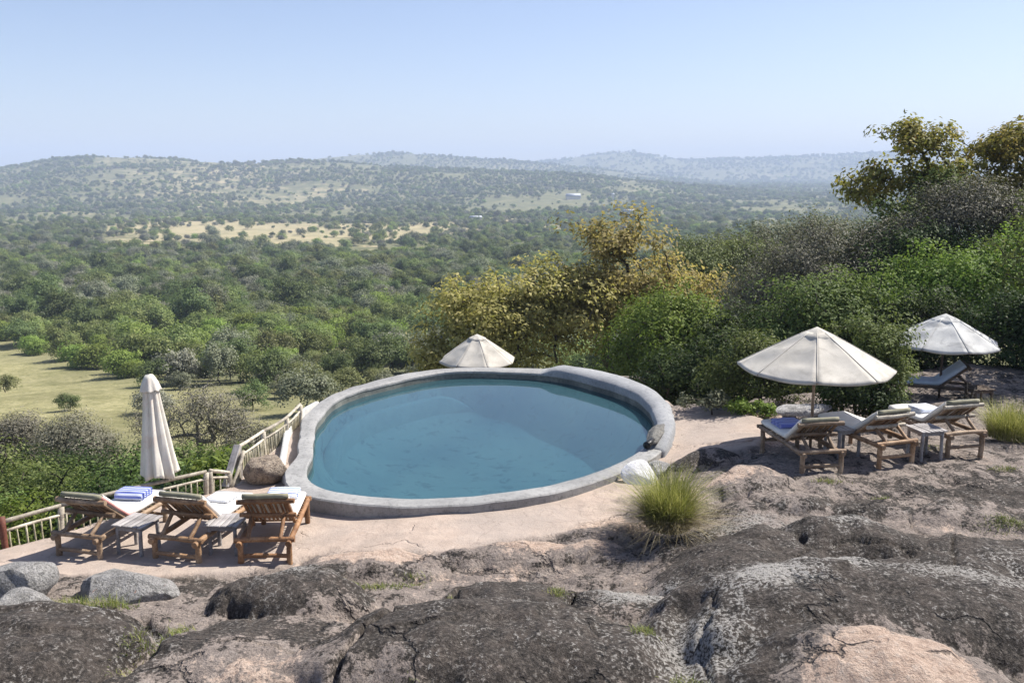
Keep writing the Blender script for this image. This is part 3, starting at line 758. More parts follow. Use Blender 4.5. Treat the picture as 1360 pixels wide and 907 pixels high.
def make_lounger(label, loc, rz, wood, seed, back_ang=40, mat=None, piping=None, roll=True, tops=None):
    rg = np.random.default_rng(seed)
    t = thing('sun_lounger', label, 'sun lounger', loc, rz, 'log framed sun loungers round the pool')
    w = WOOD[wood]; wt = WOOD[tops or wood]  # tops, where given, is paler wood: sunlight on the bars put into colour
    W2, H, L = .31, .29, 1.50
    def part(name, args, mt=w, parent=t):
        o = MB().add(*log(*args[:2], args[2], rg, *args[3:])).build(name, mt, parent)
        auto_sharp(o); return o
    for x in (-W2, W2):
        part('leg', ((x, 0, -.10), (x, 0, H + .03), .040, .036))
        part('leg', ((x, L - .12, -.12), (x, L - .12, H), .038, .035))
        part('side_rail', ((x, -.08, H), (x, L, H + .02), .038, .034))
    part('head_beam', ((-W2 - .07, .0, H + .035), (W2 + .07, .0, H + .03), .034))
    part('stretcher', ((-W2, .0, .11), (W2, .0, .10), .028))
    part('stretcher', ((-W2, L - .12, .12), (W2, L - .12, .11), .028))
    part('foot_beam', ((-W2 - .04, L, H + .03), (W2 + .04, L, H + .03), .032))
    # reclining back
    a = R(back_ang); hy, hz = .62, H + .03
    BL = .68
    def bp(s, off=0): return (hy - math.cos(a) * s - math.sin(a) * -off * 0 - 0, hz + math.sin(a) * s)
    V = MB()
    for x in (-.27, .27):
        y1, z1 = bp(BL)
        V.add(*log((x, hy, hz), (x, y1, z1), .024, rg))
    ym, zm = bp(BL * .28)
    V.add(*log((-.27, ym, zm), (.27, ym, zm), .016, rg))
    back = V.build('backrest', w, t)
    auto_sharp(back)
    y1, z1 = bp(BL - .01)
    part('top_bar', ((-.36, y1, z1 - .005), (.37, y1, z1), .036, .034), wt, back)
    for k in range(9):
        x = -.225 + k * .056
        y0, z0 = bp(.03); y2, z2 = bp(BL - .02)
        dz = .016
        part('slat', ((x + rg.normal() * .005, y0 + .01, z0 + dz), (x + rg.normal() * .005, y2 + .01, z2 + dz), .015), w, back)
    # prop frame behind the back
    yb, zb = bp(BL * .60)
    zc = zb - .045
    part('prop_bar', ((-.36, yb - .045, zc), (.36, yb - .045, zc - .01), .031), wt, t)
    part('prop_post', ((-.20, .0, H + .05), (-.215, yb - .04, zc - .01), .026))
    part('prop_post', ((.20, .0, H + .05), (.205, yb - .04, zc - .01), .026))
    for k in range(10):
        y = .66 + k * .095
        part('seat_slat', ((-W2, y, H + .035), (W2, y, H + .035), .013))
    # mattress
    path = [(L + .01, H + .055), (L - .15, H + .05), (1.2, H + .052), (.95, H + .05), (.75, H + .05), (.66, H + .058)]
    for s in np.linspace(.05, BL - .03, 9):
        y, z = bp(s)
        path.append((y + math.sin(a) * .036, z + math.cos(a) * .036))
    if roll:
        pass
    v, q, tt = swept(path, .57, .078)
    v[:, 2] += fbm(v[:, 0] * 5, v[:, 1] * 5, seed) * .012
    mo = MB().add(v, q, tt).build('mattress', mat or M_MATTRESS, t)
    if roll:
        y, z = bp(BL - .01)
        P = np.stack([np.linspace(-.29, .29, 9), np.full(9, y + .02) + rg.normal(size=9) * .004, np.full(9, z + .062)], -1)
        MB().add(*tube(P, .034, 10)).build('mattress_end', roll if not isinstance(roll, bool) else M_MATROLL, mo)
    if piping:
        for x in (-.283, .283):
            pp = [(x, y + .0, z + .035) for y, z in path[4:]]
            MB().add(*tube(pp, .022, 7)).build('piping', piping, mo)
    return t
def make_table(label, loc, rz, seed, w='grey'):
    rg = np.random.default_rng(seed)
    t = thing('side_table', label, 'side table', loc, rz, 'small slatted tables beside the loungers')
    h = .43
    for k in range(6):
        x = -.19 + k * .076
        o = bm_obj(bevel_box(.070, .46 + rg.normal() * .006, .022, .005, 1, .0015, rg), 'slat', WOOD[w], t, (x, rg.normal() * .004, h + rg.normal() * .002), (0, 0, rg.normal() * .008), False)
    for x in (-.17, .17):
        for y in (-.17, .17):
            o = MB().add(*log((x * 1.04, y * 1.04, -.10), (x, y, h - .012), .026, rg)).build('leg', WOOD['grey' if w == 'grey' else w], t)
        bm_obj(bevel_box(.03, .36, .055, .004), 'apron', WOOD[w], t, (x, 0, h - .045), None, False)
    for y in (-.18, .18):
        bm_obj(bevel_box(.31, .03, .05, .004), 'apron', WOOD[w], t, (0, y, h - .047), None, False)
    return t
def make_towel(label, loc, rz, mat, sx=.40, sy=.30, layers=3, seed=0):
    rg = np.random.default_rng(seed)
    m = MB()
    z = 0
    for k in range(layers):
        th = .026 + rg.uniform(0, .006)
        n = 9
        P = [(y, z) for y in np.linspace(-sy / 2 + rg.normal() * .006, sy / 2 + rg.normal() * .006, n)]
        v, q, tt = swept(P, sx + rg.normal() * .012, th)
        v[:, 2] += fbm(v[:, 0] * 6 + k, v[:, 1] * 6, seed + k) * .008
        m.add(v, q, tt); z += th * .96
    # the rounded fold along the front
    P = np.stack([np.linspace(-sx / 2 + .015, sx / 2 - .015, 7), np.full(7, -sy / 2), np.full(7, z / 2)], -1)
    m.add(*tube(P, z / 2 * .98, 10))
    o = m.build('towel', mat)
    o.location = loc; o.rotation_euler = (0, 0, rz)
    return tag(o, label, 'towel', 'folded towels on the loungers')
def on(l, x, y, z):
    M = Matrix.Translation(l.location) @ Matrix.Rotation(l.rotation_euler[2], 4, 'Z')
    return tuple(M @ Vector((x, y, z)))
L1 = make_lounger('leftmost log lounger with a red edged mattress, beside the railing', (-5.58, 10.97, .0), -.24, 'weathered', 11, 40, None, M_PIPE_RED)
L2 = make_lounger('log lounger with cream mattress between the two slatted tables left of the pool', (-4.28, 10.86, .0), -.22, 'honey', 12, 44)
L3 = make_lounger('dark varnished log lounger nearest the pool rim on the left terrace', (-3.14, 10.82, .0), .06, 'brown', 13, 44)
RT = .56
R1 = make_lounger('log lounger with a blue towel, in front of the parasol pole on the right terrace', (4.62, 12.95, .50), .16, 'weathered', 14, 37)
R2 = make_lounger('log lounger in the middle of the right hand row, bare of any towel', (5.88, 13.30, .54), .34, 'honey', 15, 37, tops='rail')
R3 = make_lounger('rightmost log lounger of the near right row, with a pale lavender towel', (7.16, 13.76, .55), .26, 'weathered', 16, 39, tops='rail')
R4 = make_lounger('pale blue lounger in the shade under the far parasol', (9.75, 18.75, .16), 1.30, 'dark', 17, 40, M_MATBLUE, roll=False)
make_table('slatted grey table between the leftmost and middle loungers of the left terrace', (-4.90, 11.20, 0), -.25, 21)
make_table('slatted grey table between the middle lounger and the dark varnished one', (-3.74, 11.22, 0), -.06, 22)
make_table('low slatted table tucked behind the lounger nearest the parasol pole', (5.28, 13.95, .50), .30, 23)
make_table('small slatted table between the middle and rightmost loungers of the right row', (6.50, 13.72, .54), .22, 24)
make_table('dark little table beside the pale blue lounger under the far parasol', (9.55, 18.0, .18), .1, 25, 'dark')
ZM = .29 + .05 + .083
make_towel('blue towel with thin white stripes folded on the red edged mattress', on(L1, -.02, 1.18, ZM), L1.rotation_euler[2] + .15, M_TOWEL_A, .42, .25, 4, 1)
make_towel('plain white towel folded on the middle lounger of the left terrace', on(L2, -.02, 1.18, ZM), L2.rotation_euler[2], M_TOWEL_B, .36, .26, 2, 2)
make_towel('blue and white striped towel folded on the dark varnished lounger', on(L3, .0, 1.34, ZM), L3.rotation_euler[2], M_TOWEL_C, .44, .28, 3, 3)
make_towel('violet blue towel folded on the lounger in front of the parasol pole', on(R1, -.03, 1.10, ZM), R1.rotation_euler[2], M_TOWEL_D, .40, .30, 3, 4)
make_towel('white lavender towel folded on the rightmost lounger of the near row', on(R3, .05, 1.05, ZM), R3.rotation_euler[2], M_TOWEL_B, .40, .30, 3, 5)

# ------------------------------------------------------------------ parasols
def make_parasol(label, loc, rz, Rr, z_edge, z_apex, canvas, wood, seed, tilt=(0, 0)):
    rg = np.random.default_rng(seed)
    t = thing('parasol', label, 'parasol', loc, rz, 'canvas parasols')
    t.rotation_euler = (tilt[0], tilt[1], rz)
    MB().add(*tube([(0, 0, -.15), (0, 0, z_edge * .5), (0, 0, z_apex - .03)], [.026, .025, .022], 10)).build('pole', WOOD[wood], t)
    r0 = .17
    def rib(k, s):
        a = k * math.pi / 4
        r = r0 + (Rr - r0) * s
        z = z_apex - .06 - (z_apex - .06 - z_edge) * (s ** 1.04) - .10 * 0
        return np.array([r * math.cos(a), r * math.sin(a), z])
    for k in range(8):
        n, m_ = 22, 9
        V = []
        for i in range(n + 1):
            s = i / n
            A, B = rib(k, s), rib(k + 1, s)
            for j in range(m_ + 1):
                u = j / m_
                p = A * (1 - u) + B * u
                sag = math.sin(math.pi * u) * (.012 + .028 * s)
                wr = float(vnoise(np.array([s * 7 + k * 3.1]), np.array([u * 1.5 + k]), seed)[0]) * .02 * math.sin(math.pi * u) + .011 * math.sin(s * 14 + k * 2 + 2 * u) * math.sin(math.pi * u)
                p = p + np.array([0, 0, -sag + wr])
                V.append(p)
        # hem folded down
        for j in range(m_ + 1):
            q = V[n * (m_ + 1) + j]
            V.append(q + np.array([0, 0, -.035]) + q * np.array([-.006, -.006, 0]))
        V = np.array(V); c = m_ + 1
        i = np.arange(n + 1)[:, None] * c; j = np.arange(m_)[None, :]
        Q = np.stack([i + j, i + c + j, i + c + j + 1, i + j + 1], -1).reshape(-1, 4)
        o = MB().add(V, Q).build('canopy_panel', canvas, t)
        md = o.modifiers.new('cloth', 'SOLIDIFY'); md.thickness = .006; md.offset = -1
        A, B = rib(k, 0), rib(k, 1)
        MB().add(*tube([A - (0, 0, .03), (A + B) / 2 - (0, 0, .025), B - (0, 0, .018)], .011, 6)).build('rib', WOOD[wood], t)
        # seam tape standing proud over the rib
        pts = [rib(k, s) + np.array([0, 0, .001]) for s in np.linspace(0, 1, 8)]
        MB().add(*tube(pts, .007, 6)).build('seam', canvas, t)
    # top vent cap, lifted off the canopy
    V = [(0, 0, z_apex + .02)]; n = 32
    for s, dz in ((.4, 0.), (.75, 0.), (1., 0.), (1.02, -.035)):
        for i in range(n):
            a = 2 * math.pi * i / n
            kk = (a / (math.pi / 4)) % 1
            flat = 1 - .076 * math.sin(math.pi * kk)
            r = .29 * s * flat
            V.append((r * math.cos(a), r * math.sin(a), z_apex + .02 - .135 * s + dz - .012 * math.sin(math.pi * kk) * s))
    T = [(0, 1 + i, 1 + (i + 1) % n) for i in range(n)]
    Q = [(1 + r * n + i, 1 + (r + 1) * n + i, 1 + (r + 1) * n + (i + 1) % n, 1 + r * n + (i + 1) % n) for r in range(3) for i in range(n)]
    o = MB().add(V, Q, T).build('vent_cap', canvas, t)
    md = o.modifiers.new('cloth', 'SOLIDIFY'); md.thickness = .006; md.offset = -1
    MB().add(*tube([(0, 0, z_edge + .12), (0, 0, z_edge + .22)], .045, 10)).build('runner', WOOD[wood], t)
    return t
make_parasol('large open cream parasol standing over the row of right terrace loungers', (5.02, 14.65, .48), R(-90 - 17), 1.26, 1.28, 1.93, M_CANVAS, 'weathered', 31)
make_parasol('open cream parasol standing beyond the far rim of the pool', (-1.10, 28.0, -2.75), R(-90 - 28), 1.24, 1.92, 2.72, M_CANVAS, 'weathered', 32)
make_parasol('blotched open parasol in the shade of the trees, over the pale blue lounger', (9.18, 18.9, .25), R(-90 - 1), 1.13, 1.14, 1.74, M_CANVAS_G, 'dark', 33)
def closed_parasol():
    t = thing('closed_parasol', 'tall furled cream parasol with dark green pole by the railing', 'parasol', (-5.28, 13.05, 0), 0)
    t.rotation_euler = (0, R(-2.5), 0)
    MB().add(*tube([(0, 0, -.1), (0, 0, 1.0), (0, 0, 1.95)], .024, 10)).build('pole', M_GREENPAINT, t)
    MB().add(*tube([(0, 0, -.06), (0, 0, .03)], [.16, .15], 20)).build('base', M_FLATROCK, t)
    n, rows = 96, 26
    V = []
    for i in range(rows):
        s = i / (rows - 1)
        z = 1.90 - s * 1.46
        r = np.interp(s, [0, .1, .3, .7, 1], [.072, .108, .14, .215, .27])
        for j in range(n):
            a = 2 * math.pi * j / n
            pl = abs(math.sin(a * 4 + .5 * math.sin(s * 3) + .4)) ** .7
            pl2 = .12 * math.sin(a * 13 + s * 2)
            rr = r * (.70 + .34 * pl + pl2 * .5 * s)
            V.append((rr * math.cos(a), rr * math.sin(a), z + (.03 * math.sin(a * 4 + 1) if s == 1 else 0)))
    V = np.array(V)
    i = np.arange(rows - 1)[:, None] * n; j = np.arange(n)[None, :]; j2 = (j + 1) % n
    Q = np.stack([i + j, i + n + j, i + n + j2, i + j2], -1).reshape(-1, 4)
    o = MB().add(V, Q).build('canopy', M_CANVAS_C, t)
    md = o.modifiers.new('cloth', 'SOLIDIFY'); md.thickness = .008; md.offset = -1
    V = []
    prof = [(.0, 1.985), (.055, 1.975), (.085, 1.93), (.115, 1.86), (.145, 1.77), (.15, 1.755)]
    for r, z in prof:
        for j in range(48):
            a = 2 * math.pi * j / 48
            sc = 1 + .07 * math.sin(a * 8) * (r > .1)
            V.append((r * sc * math.cos(a), r * sc * math.sin(a), z - (.02 * abs(math.sin(a * 4)) if r > .14 else 0)))
    n = 48
    i = np.arange(5)[:, None] * n; j = np.arange(n)[None, :]; j2 = (j + 1) % n
    Q = np.stack([i + j, i + n + j, i + n + j2, i + j2], -1).reshape(-1, 4)
    o = MB().add(V, Q).build('vent_cap', M_CANVAS_C, t)
    md = o.modifiers.new('cloth', 'SOLIDIFY'); md.thickness = .008; md.offset = -1
closed_parasol()

# ------------------------------------------------------------------ railings
def fence(label, tops, bases, spacing, stick_r, seed, posts=True, rails=(0., .28), end_post=None):
    """tops / bases: matching polylines of the handrail and of the foot"""
    rg = np.random.default_rng(seed)
    t = thing('pole_railing', label, 'railing', tuple(bases[0]))
    o0 = np.array(bases[0])
    tp = np.array(tops, float); bs = np.array(bases, float)
    for k in range(len(tp) - 1):
        a, b = tp[k] - o0, tp[k + 1] - o0
        c, d = bs[k] - o0, bs[k + 1] - o0
        MB().add(*log(a, b, .031, rg, .027, .008)).build('handrail', WOOD['rail'], t)
        f = rails[1]
        MB().add(*log(a * (1 - f) + c * f, b * (1 - f) + d * f, .020, rg, None, .008)).build('lower_rail', WOOD['rail'], t)
        MB().add(*log(a * .06 + c * .94, b * .06 + d * .94, .024, rg, None, .008)).build('foot_rail', WOOD['rail'], t)
        L = np.linalg.norm(b - a); n = max(2, int(L / spacing))
        for i in range(n):
            u = (i + .5) / n + rg.normal() * .006
            p, q = a * (1 - u) + b * u, c * (1 - u) + d * u
            p = p * (1 - f) + q * f
            MB().add(*log(q + rg.normal(size=3) * .004, p + rg.normal(size=3) * .006, stick_r * rg.uniform(.8, 1.2), rg, None, .01, True, 6, 4)).build('baluster', WOOD['stick'], t)
    for k in range(len(tp)):
        w = WOOD['red'] if end_post == k else WOOD['rail']
        up = .07 if end_post == k else -.02
        MB().add(*log(bs[k] - o0 + (0, 0, -.25), tp[k] - o0 + (0, 0, up), .045, rg)).build('post', w, t)
    return t
fence('long bleached pole railing along the left terrace edge, ending in a red brown post', [(-6.78, 11.38, .34), (-6.27, 11.95, .36), (-4.74, 13.42, .36)], [(-6.70, 11.32, -.10), (-6.22, 11.85, -.10), (-4.74, 13.40, -.06)], .105, .011, 41, end_post=0)
fence('short pole railing stepping down from the corner behind the furled parasol', [(-4.70, 13.46, .36), (-4.50, 13.78, .22)], [(-4.70, 13.44, -.05), (-4.50, 13.76, -.05)], .12, .011, 42)
fence('dense stick railing running up to the pool gutter behind the tan boulder', [(-4.46, 14.12, .53), (-4.36, 15.3, .47), (-4.22, 16.4, .42), (-4.20, 17.4, .42)], [(-4.46, 14.10, -.05), (-4.33, 15.28, -.05), (-4.24, 16.4, -.05), (-4.26, 17.4, -.1)], .062, .013, 43)
def sloping_handrail():
    rg = np.random.default_rng(5)
    t = thing('sloping_handrail', 'grey sloping board handrail between the two left railings', 'handrail', (-4.56, 13.72, 0))
    o = bm_obj(bevel_box(.12, .72, .035, .006, 1, .003, rg), 'board', WOOD['grey'], t, (.05, .20, .29), (R(52), 0, R(-12)), False)
    MB().add(*log((.10, .0, -.02), (.20, .42, .47), .03, rg)).build('brace', WOOD['rail'], t)
    MB().add(*log((.11, .46, -.1), (.11, .46, .54), .04, rg)).build('post', WOOD['grey'], t)
sloping_handrail()

# ------------------------------------------------------------------ stones
def rock_mesh(name, size, seed, cuts=6, sub=4, mat=None, amp=.16, flat_bottom=None):
    rg = np.random.default_rng(seed)
    bm = bmesh.new()
    bmesh.ops.create_icosphere(bm, subdivisions=sub, radius=1)
    P = np.array([v.co[:] for v in bm.verts])
    for _ in range(cuts):
        n = rg.normal(size=3); n /= np.linalg.norm(n)
        d = rg.uniform(.62, .86)
        h = P @ n - d
        P = P - np.maximum(h, 0)[:, None] * n * .92
    nz = fbm(P[:, 0] * 1.6 + P[:, 2] * 1.1 + seed, P[:, 1] * 1.6 - P[:, 2] * .9, seed, 5)
    P = P * (1 + amp * nz)[:, None]
    P = P * np.array(size)
    for v, p in zip(bm.verts, P): v.co = p
    me = bpy.data.meshes.new(name)
    bm.to_mesh(me); bm.free()
    for p in me.polygons: p.use_smooth = True
    me.materials.append(mat)
    return me
def boulder(label, loc, size, seed, mat, rot=(0, 0, 0), cuts=6, name='boulder', amp=.16, cat='boulder'):
    o = link(name, rock_mesh(name, size, seed, cuts, 4, mat, amp), None, loc)
    o.rotation_euler = rot
    o.data.set_sharp_from_angle(angle=R(24))
    return tag(o, label, cat)
boulder('rounded grey boulder with red lichen, upper one at the left edge', (-5.62, 9.62, .34), (.42, .36, .27), 101, M_GREYROCK, (0, 0, .4), 13, amp=.10)
boulder('grey boulder with red lichen, lower one at the left edge in front of the other', (-5.28, 8.95, .28), (.42, .36, .25), 102, M_GREYROCK, (0, .1, 1.1), 13, amp=.10)
boulder('wedge shaped pale grey boulder lying in front of the left loungers', (-4.48, 9.72, .14), (.66, .44, .27), 103, M_GREYROCK, (.12, .16, -.12), 18, amp=.10)
boulder('round tan boulder beside the pool rim and the stick railing', (-3.98, 14.02, .20), (.36, .30, .29), 104, M_TANROCK, (0, 0, .3), 5)
boulder('long flat dark stone lying on the pool rim at the right', (2.58, 15.60, .345), (.16, .62, .09), 105, M_FLATROCK, (.0, .05, -.30), 9, 'flat_stone', .12, 'stone')
def painted_stone():
    t = boulder('white painted stone disc leaning against the pool rim by the grass tuft', (2.02, 13.66, .23), (.29, .055, .24), 106, M_PAINT, (R(-42), R(6), R(-14)), 3, 'painted_stone', .10, 'stone')
    return t
painted_stone()
boulder('angular grey stone resting against the painted disc beside the rim', (2.36, 13.92, .20), (.24, .20, .16), 107, M_BENCHROCK, (.2, .1, .4), 8, 'stone', .12, 'stone')
def spout():
    t = thing('water_spout', 'short black pipe spout at the near end of the dark flat stone', 'pipe', (2.36, 15.0, .33), -.3)
    MB().add(*tube([(.05, .12, .03), (0, 0, 0), (-.02, -.06, -.01)], .055, 14)).build('pipe', M_BLACK, t)
    MB().add(*tube([(-.02, -.05, -.01), (-.027, -.08, -.013)], .068, 14)).build('collar', M_BLACK, t)
spout()
def stone_bench():
    t = thing('stone_bench', 'rough pale stone slab bench behind the parasol pole', 'bench', (5.42, 16.3, .28), .03)
    rg = np.random.default_rng(9)
    me = rock_mesh('slab', (.62, .34, .13), 111, 26, 4, M_BENCHROCK, .10)
    me.set_sharp_from_angle(angle=R(22))
    link('slab', me, t, (0, 0, .31))
    for x in (-.26, .30):
        link('support', rock_mesh('support', (.15, .19, .17), 112 + int(x > 0), 8, 3, M_FLATROCK, .14), t, (x, 0, .11))
stone_bench()
def white_pole():
    t = MB().add(*log((2.45, 21.9, -.02), (3.35, 21.5, .02), .03, np.random.default_rng(3))).build('fallen_pole', WOOD['rail'])
    tag(t, 'pale pole sticking out behind the raised rim of the pool', 'pole')
white_pole()

# ------------------------------------------------------------------ vegetation
def branch_mesh(base, trunk, tips, r_tip, rg, bark, sides=5, wiggle=.12):
    """grow limbs from a trunk polyline to the clump centres; thickness follows what a limb carries"""
    nodes = [np.array(base, float)]; par = [-1]
    for p in trunk: nodes.append(np.array(p, float)); par.append(len(nodes) - 2)
    ntr = len(nodes)
    tips = tips[np.argsort(np.linalg.norm(tips - nodes[ntr - 1], axis=1))]
    for tp in tips:
        A = np.array(nodes[1:])
        d = np.linalg.norm(A - tp, axis=1) + .25 * np.maximum(0, A[:, 2] - tp[2])
        k = int(np.argmin(d)) + 1
        a = nodes[k]; L = np.linalg.norm(tp - a)
        nseg = 3 if L > .5 else 2
        prev = k
        for s in range(1, nseg + 1):
            u = s / nseg
            q = a + (tp - a) * u + (rg.normal(size=3) * wiggle * L * .5 if s < nseg else 0) + np.array([0, 0, -.12 * L * math.sin(math.pi * u)]) * -1 * .4
            nodes.append(q); par.append(prev); prev = len(nodes) - 1
    N = np.array(nodes); par = np.array(par)
    cnt = np.zeros(len(N))
    has = np.zeros(len(N), bool); has[par[par >= 0]] = True
    cnt[~has] = 1
    for i in range(len(N) - 1, 0, -1): cnt[par[i]] += cnt[i]
    rad = r_tip * cnt ** .46
    rad[0] = rad[1] * 1.25
    e = np.arange(1, len(N)); p0, p1 = N[par[e]], N[e]
    r0 = np.minimum(rad[par[e]], rad[e] * 1.5); r1 = rad[e]
    T = p1 - p0; T /= np.linalg.norm(T, axis=1)[:, None] + 1e-9
    up = np.where(np.abs(T[:, 2:3]) < .9, np.array([[0, 0, 1.]]), np.array([[1., 0, 0]]))
    A = np.cross(T, up); A /= np.linalg.norm(A, axis=1)[:, None] + 1e-9
    B = np.cross(T, A)
    th = np.arange(sides) * 2 * np.pi / sides
    C = np.cos(th)[None, :, None] * A[:, None] + np.sin(th)[None, :, None] * B[:, None]
    V = np.concatenate([p0[:, None] + C * r0[:, None, None], (p1 + T * r1[:, None] * .3)[:, None] + C * r1[:, None, None]], 1)
    b = np.arange(len(e))[:, None] * 2 * sides; j = np.arange(sides)[None, :]; j2 = (j + 1) % sides
    Q = np.stack([b + j, b + j2, b + sides + j2, b + sides + j], -1).reshape(-1, 4)
    return mesh_np('trunk', V.reshape(-1, 3), Q, None, True, None, [bark])
def clump_points(env, n, rg, shell=.42):
    vol = np.array([e[3] * e[4] * e[5] for e in env]) ** .8
    out = []
    for k in rg.choice(len(env), n, p=vol / vol.sum()):
        e = env[k]
        u = rg.normal(size=3); u /= np.linalg.norm(u)
        if u[2] < -.25 and rg.random() < .55: u[2] = -u[2]
        r = rg.random() ** shell
        r *= 1 + .13 * math.sin(u[0] * 5 + k) * math.cos(u[1] * 4 - k) + rg.normal() * .13
        out.append((e[0] + u[0] * r * e[3], e[1] + u[1] * r * e[4], e[2] + u[2] * r * e[5]))
    return np.array(out)
def leaf_mesh(name, cl, spread, per, Lf, Wf, rg, mat, center, flat=.7, droop=.0, tint_bias=None):
    n = len(cl)
    per = int(per * 2.1); Lf *= .76; Wf *= .76
    idx = np.repeat(np.arange(n), per)
    sp = spread * rg.uniform(.7, 1.35, n)
    g = rg.normal(size=(len(idx), 3))
    g *= (np.minimum(1, 1.7 / (np.linalg.norm(g, axis=1) + 1e-6)))[:, None]
    P = cl[idx] + g * sp[idx][:, None] * np.array([1, 1, flat])
    out = P - center; out /= np.linalg.norm(out, axis=1)[:, None] + 1e-6
    Nn = rg.normal(size=P.shape) * .45 + out * .5 + (P - cl[idx]) / (sp[idx][:, None] + 1e-6) * .5 + np.array([0, 0, .6]); Nn /= np.linalg.norm(Nn, axis=1)[:, None]
    T = rg.normal(size=P.shape) + np.array([0, 0, -droop]); T -= (T * Nn).sum(1)[:, None] * Nn; T /= np.linalg.norm(T, axis=1)[:, None] + 1e-6
    B = np.cross(Nn, T)
    s = rg.uniform(.6, 1.3, len(P))[:, None]
    V = np.stack([P - T * s * Lf / 2, P + B * s * Wf / 2 + Nn * s * Wf * .18, P + T * s * Lf / 2, P - B * s * Wf / 2 + Nn * s * Wf * .18], 1)
    Q = np.arange(len(P) * 4).reshape(-1, 4)
    ct = rg.uniform(.12, .88, n)
    tint = np.clip(ct[idx] * .6 + rg.uniform(0, .45, len(P)) - .02, 0, 1)
    return mesh_np(name, V.reshape(-1, 3), Q, None, False, {'tint': ('FACE', tint)}, [mat])
def make_plant(name, label, cat, base, env, ncl, per, Lf, Wf, spread, leaf, seed, bark=None, group=None, shell=.42, flat=.7, droop=.3, r_tip=.014, lean=(0, 0), trunk_top=None, multi=1):
    rg = np.random.default_rng(seed)
    base = np.array(base, float)
    env = [tuple(np.array(e[:3]) - base) + tuple(e[3:]) for e in env]
    cl = clump_points(env, ncl, rg, shell)
    cen = np.mean([e[:3] for e in env], axis=0)
    cen = cen - np.array([0, 0, .25 * np.mean([e[5] for e in env])])
    t = thing(name, label, cat, tuple(base), 0, group)
    lo = min(e[2] - e[5] for e in env)
    tt = np.array(trunk_top) - base if trunk_top is not None else np.array([cen[0] * .8, cen[1] * .8, max(.25, lo * .5 + cen[2] * .5)])
    k = 5
    tr = [np.array([0, 0, 0.]) + tt * (i / k) + rg.normal(size=3) * .05 * np.linalg.norm(tt) * math.sin(math.pi * i / k) * np.array([1, 1, .2]) for i in range(1, k + 1)]
    me = branch_mesh((0, 0, -.4), tr, cl, r_tip, rg, bark or BARK)
    link('trunk', me, t)
    link('crown', leaf_mesh('crown', cl, spread, per, Lf, Wf, rg, LEAF[leaf], cen, flat, droop), t)
    return t
def gz(x, y): return float(ground(np.array([x]), np.array([y]))[0])

# --- trees and bushes on the kopje, right of and behind the pool
P_ = make_plant
P_('golden_tree', 'golden leaved tree directly behind the parasol beyond the pool', 'tree', (.6, 34, gz(.6, 34)), [(-1.2, 34, -1.0, 2.4, 2.2, 2.0), (1.5, 34.3, -.5, 2.8, 2.4, 1.9), (-2.6, 33.8, -2.2, 1.2, 1.2, 1.1)], 300, 32, .25, .14, .34, 'gold', 201, droop=.6, r_tip=.016)
P_('golden_tree', 'tallest golden tree, open topped with bare limbs showing, right of the parasol beyond the pool', 'tree', (3.9, 35.4, gz(3.9, 35.4)), [(4.1, 35, 2.1, 2.0, 1.8, 1.5), (5.4, 35, .2, 3.0, 2.4, 1.5), (3.4, 35, .5, 1.7, 1.6, 1.5), (2.4, 34.6, -.6, 1.5, 1.4, 1.3)], 250, 26, .25, .14, .33, 'gold', 202, droop=.6, r_tip=.018, shell=.55)
P_('green_bush', 'bright green sunlit bush at the right foot of the golden trees', 'bush', (4.8, 25.7, gz(4.8, 25.7)), [(4.4, 25.5, .1, 1.5, 1.4, 1.6), (5.0, 25.7, .9, 1.0, 1.0, 1.0), (5.7, 25.8, -.3, 1.3, 1.3, 1.5), (3.4, 26, -.7, 1.1, 1.1, 1.2)], 300, 46, .14, .07, .25, 'bright', 203)
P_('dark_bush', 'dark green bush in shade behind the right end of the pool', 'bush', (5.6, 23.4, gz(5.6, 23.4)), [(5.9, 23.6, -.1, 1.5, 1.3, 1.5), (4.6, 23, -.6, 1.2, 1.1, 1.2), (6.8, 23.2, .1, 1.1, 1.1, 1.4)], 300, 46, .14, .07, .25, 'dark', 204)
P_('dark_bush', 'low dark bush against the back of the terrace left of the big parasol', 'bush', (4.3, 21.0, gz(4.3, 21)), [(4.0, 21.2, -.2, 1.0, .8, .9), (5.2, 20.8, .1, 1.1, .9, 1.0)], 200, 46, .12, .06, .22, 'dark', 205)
P_('grey_bush', 'large dull grey bush with fine leaves between the bright bush and the tall rusty tree', 'bush', (9.2, 28.4, gz(9.2, 28.4)), [(9.4, 28, 1.3, 2.2, 2.0, 2.2), (7.9, 28.2, .4, 1.7, 1.6, 1.9), (10.8, 28, 1.2, 1.5, 1.5, 1.9), (11.7, 28.4, 2.3, 1.0, 1.1, 1.3)], 520, 46, .12, .05, .30, 'silver', 206, r_tip=.010)
P_('small_tree', 'small yellow green tree peeping over behind the bright green bush', 'tree', (8.2, 41, gz(8.2, 41)), [(8.2, 41, .6, 2.4, 2.0, 1.5), (10.8, 42, .7, 2.2, 2.0, 1.4)], 230, 36, .18, .09, .36, 'olive', 207)
P_('small_tree', 'grey green low tree behind the yellow green one', 'tree', (13.2, 45, gz(13.2, 45)), [(13.2, 45, 1.2, 2.6, 2.2, 1.5), (10.6, 46, .8, 2.0, 2.0, 1.2), (15.5, 45, 1.4, 2.0, 2.0, 1.6)], 260, 36, .20, .09, .38, 'grey', 208)
